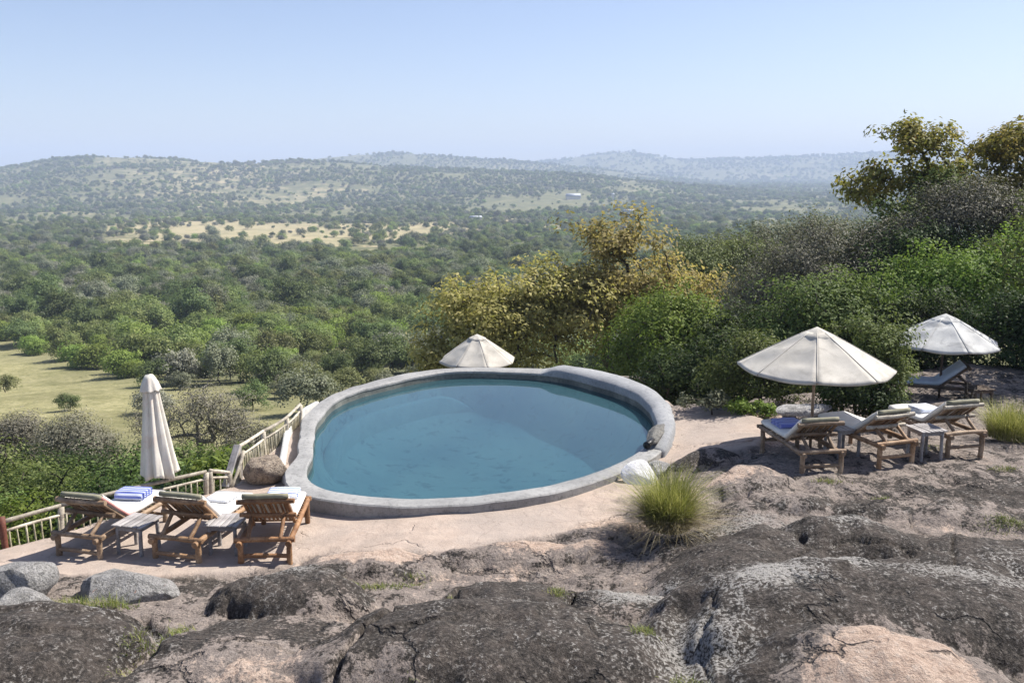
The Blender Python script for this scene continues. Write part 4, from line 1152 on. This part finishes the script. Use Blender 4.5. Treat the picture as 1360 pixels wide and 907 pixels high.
P_('tall_tree', 'tall rusty leaved tree standing against the sky with separate leaf clumps', 'tree', (14.2, 31.3, gz(14.2, 31.3)), [(13.7, 31, 6.0, 1.5, 1.3, .95), (12.15, 31, 4.45, 1.0, 1.0, .85), (14.7, 31, 4.5, 1.5, 1.4, 1.1), (13.4, 31, 4.6, .6, .6, .6)], 150, 26, .22, .13, .23, 'rust', 209, droop=.7, r_tip=.016, shell=.6, trunk_top=(14.0, 31.2, 3.2))
P_('tall_tree', 'second rusty leaved tree beside the tall one, nearer the right edge', 'tree', (16.6, 31.6, gz(16.6, 31.6)), [(16.5, 31, 5.5, 1.4, 1.3, 1.3), (18.1, 31.4, 6.0, 1.2, 1.2, 1.0), (17.2, 31, 4.2, 1.3, 1.2, .9)], 170, 26, .22, .13, .24, 'rust', 210, droop=.7, r_tip=.016, shell=.6, trunk_top=(16.8, 31.4, 3.2))
P_('silver_tree', 'silvery grey tree in front of the rusty leaved trees', 'tree', (13.9, 28.4, gz(13.9, 28.4)), [(14.0, 28, 3.55, 1.6, 1.5, 1.2), (12.6, 28.3, 2.8, 1.0, 1.1, 1.0), (15.1, 28.1, 3.3, 1.0, 1.0, 1.1)], 300, 44, .12, .05, .28, 'silver', 211, r_tip=.011)
P_('green_bush', 'yellow green bush at the right edge below the rusty leaves', 'bush', (16.3, 28.0, gz(16.3, 28)), [(16.4, 28, 3.3, 1.1, 1.1, 1.3), (17.4, 28, 2.6, 1.3, 1.2, 1.4)], 170, 44, .15, .08, .28, 'bright', 212)
P_('dark_tree', 'dark green tree filling the gap under the silvery grey tree', 'tree', (11.7, 27.2, gz(11.7, 27.2)), [(11.9, 27, 1.9, 1.7, 1.4, 1.5), (13.7, 27, 1.7, 1.6, 1.4, 1.5)], 260, 44, .15, .08, .28, 'dark', 213)
P_('green_bush', 'broad bright green bush in full sun above the far parasol', 'bush', (12.9, 24.8, gz(12.9, 24.8)), [(12.2, 24.8, 1.7, 1.6, 1.4, 1.25), (14.2, 25, 2.0, 1.7, 1.5, 1.35), (10.9, 25.2, 1.2, 1.1, 1.1, 1.1)], 420, 46, .14, .075, .25, 'bright', 214, droop=.5)
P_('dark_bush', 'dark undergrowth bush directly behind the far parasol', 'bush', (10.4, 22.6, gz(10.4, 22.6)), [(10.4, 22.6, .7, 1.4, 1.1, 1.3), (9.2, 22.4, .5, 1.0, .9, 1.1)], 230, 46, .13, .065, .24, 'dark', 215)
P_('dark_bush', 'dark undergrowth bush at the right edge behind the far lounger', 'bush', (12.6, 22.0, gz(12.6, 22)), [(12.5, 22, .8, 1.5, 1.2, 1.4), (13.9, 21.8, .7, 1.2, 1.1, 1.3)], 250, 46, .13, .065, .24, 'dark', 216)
P_('dark_bush', 'broad mid green bush rising behind the leafy bush by the big parasol', 'bush', (7.6, 22.4, gz(7.6, 22.4)), [(7.5, 22.4, .9, 1.4, 1.1, 1.6), (8.9, 22.8, 1.0, 1.1, 1.0, 1.5), (6.6, 22.2, .3, 1.0, .9, 1.1)], 320, 46, .13, .06, .25, 'fresh', 217)
P_('leafy_bush', 'leafy light green bush just right of the big parasol', 'bush', (6.95, 17.1, .05), [(7.0, 17, 1.55, .66, .62, .75), (6.75, 17, .85, .75, .6, .55), (7.35, 17.1, 1.1, .5, .5, .5)], 170, 42, .085, .05, .15, 'mid', 218, r_tip=.007)
P_('leafy_bush', 'leafy bush behind and below the canopy of the big parasol', 'bush', (5.3, 18.2, .0), [(5.0, 18.2, 1.15, .60, .5, .70), (5.7, 18.1, .8, .8, .55, .55), (4.4, 18.3, .75, .45, .4, .5)], 150, 42, .085, .05, .15, 'mid', 219, r_tip=.007)
P_('leafy_bush', 'dark leafy bush between the parasol pole and the middle right lounger', 'bush', (6.3, 16.6, .1), [(6.25, 16.7, .75, .55, .45, .45), (6.9, 16.5, .65, .4, .4, .35)], 90, 42, .075, .045, .14, 'dark', 220, r_tip=.006)
P_('low_plant', 'low pale leaved plant with a long upright shoot at the terrace edge', 'plant', (4.05, 17.55, .22), [(4.05, 17.55, .42, .30, .22, .17), (3.78, 17.6, .62, .10, .1, .10), (3.45, 17.6, .42, .16, .14, .10)], 30, 26, .075, .045, .08, 'grey', 221, r_tip=.006)
P_('low_plant', 'low yellow green plant at the terrace edge left of the stone bench', 'plant', (4.6, 17.35, .22), [(4.55, 17.35, .36, .28, .2, .16), (4.95, 17.3, .32, .2, .18, .12)], 30, 26, .075, .045, .08, 'bright', 222, r_tip=.006)

def twig_heap():
    rg = np.random.default_rng(77)
    t = thing('twig_heap', 'heap of grey dead twigs below the leafy bush', 'branches', (7.75, 17.3, .25))
    for k in range(16):
        m = MB()
        a = rg.normal(size=3) * (.28, .2, .05); b = a + rg.normal(size=3) * (.35, .3, .22) + (0, 0, .25)
        m.add(*log(a, b, .012, rg, .004, .08, True, 5, 5))
        for q in range(3):
            u = rg.uniform(.3, .9); c = a + (b - a) * u
            m.add(*log(c, c + rg.normal(size=3) * .14 + (0, 0, .06), .006, rg, .002, .08, True, 4, 3))
        m.build('branch', BARK_PALE, t)
twig_heap()

P_('green_tree', 'mid green tree joining the tall rusty tree to the bushes below it', 'tree', (12.9, 29.4, gz(12.9, 29.4)), [(12.7, 29.4, 3.1, 1.3, 1.1, 1.1), (14.2, 30, 4.2, 1.2, 1.0, .9), (11.6, 29.2, 2.2, 1.0, 1.0, 1.0)], 190, 34, .16, .085, .28, 'fresh', 224, droop=.5)
P_('shade_tree', 'broad dark leaved tree at the right edge that shades the far parasol', 'tree', (13.4, 20.6, gz(13.4, 20.6)), [(13.2, 20.4, 3.3, 1.9, 1.7, 1.2), (11.9, 20.9, 2.9, 1.0, 1.0, .8), (14.6, 20.6, 3.8, 1.6, 1.6, 1.3)], 150, 30, .15, .08, .26, 'mid', 223, r_tip=.014, shell=.6)

# --- bushes below the left railing
P_('leafy_bush', 'green leafy bush at the left edge below the railing', 'bush', (-11.6, 19.6, gz(-11.6, 19.6)), [(-11.8, 19.5, -2.7, 1.5, 1.3, 1.4), (-10.6, 19.7, -3.0, 1.2, 1.2, 1.2)], 240, 44, .13, .07, .24, 'fresh', 231)
P_('leafy_bush', 'tall fresh green leafy bush above the left end of the railing', 'bush', (-9.6, 18.0, gz(-9.6, 18)), [(-9.8, 18.0, -2.4, 1.2, 1.1, 1.2), (-9.0, 18.2, -2.7, 1.0, 1.0, 1.1)], 220, 44, .12, .06, .22, 'fresh', 232)
P_('leafy_bush', 'broad green bush below the middle of the left railing', 'bush', (-8.0, 18.5, gz(-8, 18.5)), [(-8.3, 18.4, -2.4, 1.1, 1.1, 1.2), (-7.2, 18.6, -2.4, 1.1, 1.0, 1.2)], 240, 44, .13, .07, .23, 'fresh', 233)
P_('leafy_bush', 'dark green bush directly behind the furled parasol', 'bush', (-6.3, 18.2, gz(-6.3, 18.2)), [(-6.5, 18.2, -2.3, 1.1, 1.0, 1.2), (-5.6, 18.6, -2.5, 0.9, 0.9, 1.0)], 210, 44, .13, .07, .22, 'dark', 234)
P_('big_leaf_plant', 'bright yellow green plant with big leaves right of the furled parasol', 'plant', (-5.7, 17.0, gz(-5.7, 17)), [(-5.75, 17, -1.0, .5, .5, .45), (-5.3, 17.1, -1.15, .4, .4, .4)], 34, 20, .24, .10, .16, 'bright', 235, droop=1.2)
P_('leafy_bush', 'yellow green low bush close behind the left end of the railing', 'bush', (-8.9, 15.2, gz(-8.9, 15.2)), [(-9.0, 15.2, -1.5, .8, .7, .7), (-8.0, 15.3, -1.6, .8, .7, .7)], 130, 40, .11, .06, .18, 'bright', 236)
P_('leafy_bush', 'green bush at the far left below the red brown post', 'bush', (-10.4, 15.8, gz(-10.4, 15.8)), [(-10.3, 15.8, -1.5, 1.0, .9, .9), (-9.6, 14.2, -1.5, .7, .7, .7)], 170, 42, .12, .065, .2, 'fresh', 237)
P_('leafy_bush', 'small dark bush just behind the left railing', 'bush', (-7.4, 15.4, gz(-7.4, 15.4)), [(-7.3, 15.4, -1.35, .9, .8, .8), (-6.4, 15.9, -1.45, .8, .8, .8)], 170, 42, .11, .06, .18, 'dark', 238)
P_('grey_bush', 'rounded grey bush at the left edge in front of the clearing', 'bush', (-17.6, 31.0, gz(-17.6, 31)), [(-17.6, 31.0, -4.4, 1.1, 1.02, 0.85), (-18.8, 31.0, -4.7, 1.02, 0.94, 0.77)], 200, 40, .12, .05, .26, 'ash', 239, r_tip=.01)
P_('grey_bush', 'rounded ash grey bush left of the furled parasol, at the foot of the clearing', 'bush', (-15.2, 30.2, gz(-15.2, 30.2)), [(-15.3, 30.2, -4.2, 1.06, 0.94, 0.89), (-14.5, 30.3, -4.5, 0.77, 0.77, 0.77)], 240, 42, .12, .05, .25, 'ash', 240, r_tip=.01)
P_('grey_tree', 'half bare grey tree with pale limbs right behind the furled parasol', 'tree', (-10.9, 30.4, gz(-10.9, 30.4)), [(-10.6, 30.3, -3.3, 1.5, 1.3, 1.2), (-12.3, 30.2, -3.8, 1.0, 1.0, .9), (-9.7, 30.5, -4.0, 1.0, .9, .9)], 260, 26, .11, .045, .26, 'ash', 241, BARK_PALE, r_tip=.014)
P_('grey_bush', 'grey green bush left of the pool gutter below the clearing', 'bush', (-8.4, 29.6, gz(-8.4, 29.6)), [(-8.5, 29.6, -4.4, 1.1, 0.94, 0.77), (-7.2, 29.8, -4.5, 0.85, 0.77, 0.68)], 200, 42, .12, .055, .24, 'ash', 242)
P_('green_bush', 'fresh green bush between the grey tree and the stick railing', 'bush', (-7.9, 24.6, gz(-7.9, 24.6)), [(-7.9, 24.6, -3.55, 1.04, 0.95, 0.85), (-9.4, 24.8, -3.65, 1.04, 0.95, 0.85), (-6.8, 24.4, -3.65, 0.76, 0.76, 0.66)], 240, 42, .13, .07, .22, 'fresh', 243)
P_('green_bush', 'deep green bush low behind the broad bush on the left', 'bush', (-12.2, 24.6, gz(-12.2, 24.6)), [(-12.4, 24.6, -3.85, 1.23, 1.04, 0.95), (-14.0, 24.8, -4.05, 1.14, 1.04, 0.95), (-10.9, 24.8, -3.75, 0.95, 0.95, 0.85)], 270, 42, .13, .07, .23, 'dark', 244)
P_('green_bush', 'light green bush at the far left above the leafy bushes', 'bush', (-16.0, 24.4, gz(-16, 24.4)), [(-16.0, 24.4, -4.05, 1.14, 1.04, 0.95), (-14.8, 23.2, -3.75, 0.95, 0.95, 0.85)], 200, 42, .13, .07, .23, 'bright', 245)

# --- grass tufts
def blades(n, rad, h, bend, width, rg, base=(0, 0, 0), spread_h=.35, segs=4):
    a = rg.uniform(0, 2 * np.pi, n); r = rad * np.sqrt(rg.random(n))
    root = np.stack([r * np.cos(a), r * np.sin(a), np.zeros(n)], -1) + np.array(base)
    da = a + rg.normal(size=n) * 1.1
    H = h * rg.uniform(1 - spread_h, 1 + spread_h, n)
    out = np.stack([np.cos(da), np.sin(da), np.zeros(n)], -1)
    B = bend * H * rg.uniform(.3, 1.5, n) * (.35 + r / (rad + 1e-6))
    side = np.stack([-np.sin(da), np.cos(da), np.zeros(n)], -1)
    w = width * rg.uniform(.6, 1.4, n)
    rows = []
    for k in range(segs + 1):
        s = k / segs
        P = root + out * (B * s ** 2)[:, None] + np.stack([0 * H, 0 * H, H * (s - .35 * (B / H) * s ** 2)], -1)
        ww = (w * (1 - s) ** .7)[:, None] * side * .5 + 0
        rows.append(P - ww); rows.append(P + ww)
    V = np.stack(rows, 1)
    m = 2 * (segs + 1)
    b = np.arange(n)[:, None] * m; k = np.arange(segs)[None, :] * 2
    Q = np.stack([b + k, b + k + 1, b + k + 3, b + k + 2], -1).reshape(-1, 4)
    tint = np.repeat(rg.random(n), segs)
    return V.reshape(-1, 3), Q, tint
def grass_tuft(label, loc, n, rad, h, seed, dry=.4):
    rg = np.random.default_rng(seed)
    t = thing('grass_tuft', label, 'grass tuft', loc)
    V, Q, ti = blades(n, rad, h, .6, .008, rg, (0, 0, 0), .5)
    link('green_blades', mesh_np('green_blades', V, Q, None, False, {'tint': ('FACE', ti)}, [M_BLADE]), t)
    V, Q, ti = blades(int(n * dry), rad * 1.15, h * .52, 1.35, .008, rg, (0, 0, .02), .5)
    link('dry_blades', mesh_np('dry_blades', V, Q, None, False, {'tint': ('FACE', ti)}, [M_DRYBLADE]), t)
    return t
grass_tuft('big tuft of long green and dry grass on the rock below the painted stone', (2.07, 11.35, .28), 2600, .26, .66, 51, .9)
grass_tuft('dark green grass tuft at the right edge beside the rightmost near lounger', (8.62, 15.1, .42), 1700, .36, .54, 52, .15)
def weeds():
    rg = np.random.default_rng(88)
    PATCH = [(-3.55, 8.0, .16, .5, 260, .07), (-3.45, 8.6, .15, .25, 160, .07), (-4.85, 9.2, .35, .14, 330, .13), (-4.35, 9.22, .2, .12, 160, .12), (-1.6, 9.95, .45, .10, 300, .06), (-1.15, 10.15, .18, .09, 140, .06),
             (.52, 9.35, .12, .12, 130, .06), (-.72, 9.3, .12, .2, 90, .05), (1.25, 7.9, .12, .14, 150, .06), (1.5, 7.1, .14, .2, 200, .06), (6.35, 10.95, .38, .14, 520, .05), (6.9, 10.7, .25, .1, 220, .05), (5.1, 11.9, .15, .06, 90, .05),
             (4.55, 12.5, .2, .06, 110, .07), (7.45, 13.1, .25, .1, 140, .06), (-2.1, 10.0, .2, .06, 90, .05), (-.9, 6.9, .2, .15, 90, .06), (7.0, 14.4, .4, .12, 160, .05)]
    Vs, Qs, Ts, n0 = [], [], [], 0
    for cx, cy, rx, ry, n, h in PATCH:
        x = cx + rg.normal(size=n) * rx * .5; y = cy + rg.normal(size=n) * ry * .5
        z = outcrop_z(x[None], y[None])[0] - .01
        V, Q, ti = blades(n, .001, h, .9, .009, rg, (0, 0, 0), .5, 2)
        V = V.reshape(n, -1, 3) + np.stack([x, y, z], -1)[:, None]
        Vs.append(V.reshape(-1, 3)); Qs.append(Q + n0); Ts.append(ti * .8 + rg.uniform(0, .2)); n0 += len(V) * V.shape[1]
    me = mesh_np('grass', np.concatenate(Vs), np.concatenate(Qs), None, False, {'tint': ('FACE', np.concatenate(Ts))}, [M_WEED])
    tag(link('grass', me), 'short grass and weeds growing in the hollows of the rock', 'grass', kind='stuff')
weeds()

# ------------------------------------------------------------------ valley trees
KINDS = [  # name, label word, leaf, crown ellipsoids, clumps, leaves per clump, leaf size
 ('dark', 'dark green', 'dark', [(0, 0, 3.0, 2.4, 2.4, 2.0), (1.0, .4, 3.8, 1.7, 1.7, 1.4), (-1.1, -.4, 2.4, 1.7, 1.7, 1.4)]),
 ('dark', 'dark green', 'dark', [(0, 0, 2.4, 2.7, 2.4, 1.7), (-1.2, .6, 3.0, 1.6, 1.6, 1.3)]),
 ('mid', 'mid green', 'mid', [(0, 0, 2.2, 2.5, 2.5, 1.7), (.9, -.5, 2.9, 1.5, 1.5, 1.2)]),
 ('mid', 'mid green', 'mid', [(-.6, 0, 1.7, 2.0, 2.0, 1.4), (1.2, .3, 1.9, 1.8, 1.8, 1.5), (.2, -1.0, 1.3, 1.6, 1.6, 1.1)]),
 ('bright', 'bright green', 'bright', [(0, 0, 1.7, 2.0, 2.0, 1.4), (1.0, .4, 1.3, 1.5, 1.5, 1.1)]),
 ('grey', 'grey green', 'grey', [(0, 0, 2.0, 2.4, 2.4, 1.6), (-1.0, .4, 2.6, 1.4, 1.4, 1.1)]),
 ('grey', 'grey green', 'grey', [(0, 0, 2.9, 2.1, 2.1, 1.8), (1.0, .2, 2.2, 1.7, 1.7, 1.4)]),
 ('silver', 'pale grey', 'silver', [(0, 0, 2.0, 2.1, 2.1, 1.6), (.9, -.3, 1.5, 1.5, 1.5, 1.1)]),
 ('olive', 'olive', 'olive', [(0, 0, 2.1, 2.6, 2.6, 1.5), (-.8, -.6, 2.8, 1.4, 1.4, 1.1)]),
]
PROTO = []
for i, (nm, word, leaf, env) in enumerate(KINDS):
    rg = np.random.default_rng(300 + i)
    cl = clump_points(env, 78, rg, .36)
    cen = np.array([0, 0, 1.4])
    crown = leaf_mesh('crown', cl, .42, 26, .36, .22, rg, V_LEAF[leaf], cen, .75, .2)
    tr = [np.array([rg.normal() * .1, rg.normal() * .1, z]) for z in (.3, .7, 1.1, 1.5)]
    trunk = branch_mesh((0, 0, -.6), tr, cl[::2], .022, rg, BARK_PALE if leaf == 'silver' else BARK, 4)
    PROTO.append((crown, trunk, word))
def wood_density(x, y):
    d = np.ones_like(x)
    wx = x + fbm(x / 9, y / 9, 31) * 7; wy = y + fbm(x / 9, y / 9, 41) * 7
    d = np.where(inside(CLEARING, wx, wy), .015, d)
    wx = x + fbm(x / 60, y / 60, 32) * 45; wy = y + fbm(x / 60, y / 60, 42) * 70
    r = np.hypot(x, y)
    d = d * np.interp(r, [0, 380, 480, 650, 900, 1100, 1400, 1900, 6000], [1, 1, .85, .72, .70, .82, .92, 1, 1])
    d = np.where(inside(PLAIN, wx, wy), np.minimum(d, .30 + .6 * np.clip(fbm(x / 45, y / 80, 58, 3), 0, 1)), d)
    nz = fbm(x / 110, y / 150, 55, 4)
    d = d * np.where(r > 420, np.clip(.85 + nz * 2.4 - .5 * np.maximum(0, .12 - np.abs(fbm(x / 190, y / 260, 59, 3))) * 6, .06, 1.6), np.clip(.93 + fbm(x / 25, y / 25, 56, 3) * 1.5, .12, 1.3))
    return d
def scatter(y0, y1, sp, slope0, slope1, seed):
    rg = np.random.default_rng(seed)
    ys = np.arange(y0, y1, sp)
    X, Y = [], []
    for y in ys:
        xs = np.arange(slope0 * y - 8, slope1 * y + 8, sp)
        X.append(xs + rg.uniform(-.48, .48, len(xs)) * sp); Y.append(np.full(len(xs), y) + rg.uniform(-.48, .48, len(xs)) * sp)
    x, y = np.concatenate(X), np.concatenate(Y)
    keep = rg.random(len(x)) < wood_density(x, y)
    return x[keep], y[keep]
def kind_pick(x, y, rg):
    n = fbm(x / 40, y / 40, 91, 3) + rg.normal(size=len(x)) * .30
    k = np.digitize(n, [-.42, -.25, -.12, .0, .10, .22, .36, .50])
    return np.array([4, 3, 2, 8, 6, 1, 0, 5, 7])[k]
rgv = np.random.default_rng(901)
vx, vy = scatter(47, 420, 3.9, -.66, .62, 902)
vz = ground(vx, vy)
vk = kind_pick(vx, vy, rgv)
vs = np.exp(rgv.uniform(-.62, .12, len(vx))) * np.where(rgv.random(len(vx)) < .12, 1.4, 1) * np.interp(vy, [45, 80, 200], [.72, .82, 1.1])
# nothing stands on the kopje's own flank right of the pool
ok = ~((vy < 62) & (vx > -42)) & ~((vy < 72) & (vx > -14) & (vx < 4)) & (inside(CLEARING, vx, vy) == False) | (rgv.random(len(vx)) < .0)
vx, vy, vz, vk, vs = [a[ok] for a in (vx, vy, vz, vk, vs)]
px = 680 + 1200 * vx / (.984 * vy + .18 * (4.85 - vz))
front = (px > -15) & (px < 960)
order = np.argsort(np.where(front, vy, 1e9))
single = order[:295]
rest = np.ones(len(vx), bool); rest[single] = False
DEPTHS = ((0, 78, 'by the clearing'), (78, 112, 'in dense wood'), (112, 1e9, 'in farther wood'))
SECTORS = ((-1e9, 190, 'left of the furled parasol'), (190, 330, 'above the furled parasol'), (330, 480, "above the pool's left rim"), (480, 640, 'above the smallest parasol'), (640, 1e9, 'behind the golden trees'))
ORD = ('leftmost', 'second', 'third', 'fourth', 'fifth', 'sixth', 'seventh', 'eighth', 'ninth', 'tenth', 'eleventh', 'twelfth')
combo = {}
for i in single:
    word = PROTO[vk[i]][2]
    size = 'tall' if vs[i] > .7 else 'low'
    dz = [z for a, b, z in DEPTHS if a <= vy[i] < b][0]
    sc_ = [z for a, b, z in SECTORS if a <= px[i] < b][0]
    combo.setdefault((size, word, dz, sc_), []).append(i)
NUM = ('', 'one', 'two', 'three', 'four', 'five', 'six', 'seven', 'eight', 'nine', 'ten', 'eleven', 'twelve')
for (size, word, dz, sc_), ids in combo.items():
    ids.sort(key=lambda i: px[i])
    for q, i in enumerate(ids):
        crown, trunk, _ = PROTO[vk[i]]
        if len(ids) == 1: lab = f'{size} {word} tree {dz}, {sc_}'
        elif q == 0: lab = f'leftmost of {NUM[len(ids)]} {size} {word} trees {dz}, {sc_}'
        elif q == len(ids) - 1: lab = f'rightmost of {NUM[len(ids)]} {size} {word} trees {dz}, {sc_}'
        else: lab = f'{ORD[q]} from left, {size} {word} trees {dz}, {sc_}'
        o = thing('valley_tree', lab, 'tree', (vx[i], vy[i], vz[i] - .1), rgv.uniform(0, 6.28), 'trees of the valley wood')
        o.scale = (vs[i], vs[i] * rgv.uniform(.9, 1.1), vs[i] * rgv.uniform(.85, 1.15))
        link('trunk', trunk, o); link('crown', crown, o)
# a few lone shrubs standing in the clearing
for k, (x, y, s, kk, lab) in enumerate([(-26.0, 63.5, .62, 7, 'pale grey lone shrub left of the furled parasol top in the clearing'), (-33.5, 66.5, .36, 1, 'small dark round shrub alone in the grass of the clearing'), (-48.5, 84, .5, 8, 'olive shrub at the far left of the clearing'), (-34, 83, .66, 1, 'dark shrub at the upper rim of the clearing'), (-19.5, 66, .55, 1, 'dark low shrub beside the pale lone one in the clearing'), (-14.5, 62, .8, 6, 'tall grey green tree at the right end of the clearing')]):
    crown, trunk, word = PROTO[kk]
    o = thing('clearing_shrub', lab, 'shrub', (x, y, gz(x, y) - .1), k * 1.3)
    o.scale = (s, s, s * .9)
    link('trunk', trunk, o); link('crown', crown, o)

def far_trees():
    X, Y, Z, K, SC = [vx[rest]], [vy[rest]], [vz[rest]], [vk[rest]], [vs[rest]]
    rg = np.random.default_rng(950)
    for y0, y1, sp, s in ((420, 1100, 7.0, 1.12), (1100, 2300, 9.5, 1.25), (2300, 3700, 15, 1.7), (3700, 5600, 26, 2.6)):
        x, y = scatter(y0, y1, sp, -.66, .66, int(y0))
        X.append(x); Y.append(y); Z.append(ground(x, y)); K.append(kind_pick(x, y, rg)); SC.append(np.exp(rg.uniform(-.85, .42, len(x))) * s)
    x, y, z, k, s = [np.concatenate(a) for a in (X, Y, Z, K, SC)]
    me = bpy.data.meshes.new('valley_wood')
    me.vertices.add(len(x))
    me.vertices.foreach_set('co', np.stack([x, y, z - .15 * s], -1).astype(np.float32).ravel())
    a = me.attributes.new('kind_index', 'INT', 'POINT'); a.data.foreach_set('value', k.astype(np.int32))
    a = me.attributes.new('size', 'FLOAT_VECTOR', 'POINT')
    a.data.foreach_set('vector', np.stack([s, s, s * rg.uniform(.8, 1.15, len(s))], -1).astype(np.float32).ravel())
    a = me.attributes.new('turn', 'FLOAT_VECTOR', 'POINT')
    a.data.foreach_set('vector', np.stack([0 * s, 0 * s, rg.uniform(0, 6.28, len(s))], -1).astype(np.float32).ravel())
    o = link('valley_wood', me)
    tag(o, 'scattered trees of the wood, the plain and the hazy hills', 'trees', kind='stuff')
    ng = bpy.data.node_groups.new('scatter_trees', 'GeometryNodeTree')
    ng.interface.new_socket('Geometry', in_out='INPUT', socket_type='NodeSocketGeometry')
    ng.interface.new_socket('Geometry', in_out='OUTPUT', socket_type='NodeSocketGeometry')
    N = ng.nodes.new
    gi, go = N('NodeGroupInput'), N('NodeGroupOutput')
    iop = N('GeometryNodeInstanceOnPoints'); iop.inputs['Pick Instance'].default_value = True
    gti = N('GeometryNodeJoinGeometry')
    srcs = []
    for i in range(len(PROTO)):
        src = next(c for c in bpy.data.objects if c.name.startswith('crown') and c.data == PROTO[i][0])
        oi = N('GeometryNodeObjectInfo'); oi.inputs['Object'].default_value = src; oi.inputs['As Instance'].default_value = True
        srcs.append(oi)
    for oi in reversed(srcs): ng.links.new(oi.outputs['Geometry'], gti.inputs[0])
    def attr(name, typ):
        n = N('GeometryNodeInputNamedAttribute'); n.data_type = typ; n.inputs['Name'].default_value = name
        return n.outputs['Attribute']
    m2p = N('GeometryNodeMeshToPoints')
    ng.links.new(gi.outputs[0], m2p.inputs[0])
    ng.links.new(m2p.outputs[0], iop.inputs['Points'])
    ng.links.new(gti.outputs[0], iop.inputs['Instance'])
    ng.links.new(attr('kind_index', 'INT'), iop.inputs['Instance Index'])
    ng.links.new(attr('turn', 'FLOAT_VECTOR'), iop.inputs['Rotation'])
    ng.links.new(attr('size', 'FLOAT_VECTOR'), iop.inputs['Scale'])
    ng.links.new(iop.outputs[0], go.inputs[0])
    md = o.modifiers.new('scatter', 'NODES'); md.node_group = ng
    print('far trees', len(x))
far_trees()

# ------------------------------------------------------------------ far farm buildings
M_ROOF = NT('pale_metal_roof').surf((.40, .42, .45), .6)
M_PLASTER = NT('pale_plaster').surf((.62, .58, .52), .9)
def farm(label, x, y, w, d, h, rh, rz):
    t = thing('farm_building', label, 'building', (x, y, gz(x, y)), rz)
    bm_obj(bevel_box(w, d, h + 1, .05), 'wall', M_PLASTER, t, (0, 0, (h - 1) / 2), None, False)
    V = [(-w / 2 - .6, -d / 2 - .6, h), (w / 2 + .6, -d / 2 - .6, h), (w / 2 + .6, d / 2 + .6, h), (-w / 2 - .6, d / 2 + .6, h), (-w / 2 - .6, 0, h + rh), (w / 2 + .6, 0, h + rh)]
    MB().add(V, [(0, 1, 5, 4), (2, 3, 4, 5), (0, 3, 2, 1)], [(0, 4, 3), (1, 2, 5)]).build('roof', M_ROOF, t, False)
farm('wide building with a pale roof on the wooded slope above the golden tree', 97, 1450, 22, 10, 4, 5, .15)
farm('tiny white tower like building right of the wide roofed one', 160, 1452, 4, 4, 9, 2, 0)
farm('low pale shed in the trees below the tiny white tower', 137, 1060, 14, 7, 3, 2, -.1)
farm('small pale roofed shed at the edge of the pale plain', -36, 905, 11, 6, 3, 2, .3)

# ------------------------------------------------------------------ haze
def haze():
    b = 7000
    m = bpy.data.materials.new('valley_haze'); m.use_nodes = True
    nt = m.node_tree; nt.nodes.clear()
    out = nt.nodes.new('ShaderNodeOutputMaterial'); v = nt.nodes.new('ShaderNodeVolumePrincipled')
    v.inputs['Color'].default_value = (.60, .72, .96, 1)
    v.inputs['Density'].default_value = HAZE_DENSITY
    v.inputs['Anisotropy'].default_value = .0
    nt.links.new(v.outputs[0], out.inputs['Volume'])
    z0, z1 = -60, 215
    V = [(x, y, z) for z in (z0, z1) for y in (-b, b) for x in (-b, b)]
    Q = [(0, 2, 3, 1), (4, 5, 7, 6), (0, 1, 5, 4), (2, 6, 7, 3), (0, 4, 6, 2), (1, 3, 7, 5)]
    o = link('haze', mesh_np('haze', V, Q, None, False, None, [m]))
    tag(o, 'pale blue air haze lying over the valley', kind='stuff')
haze()
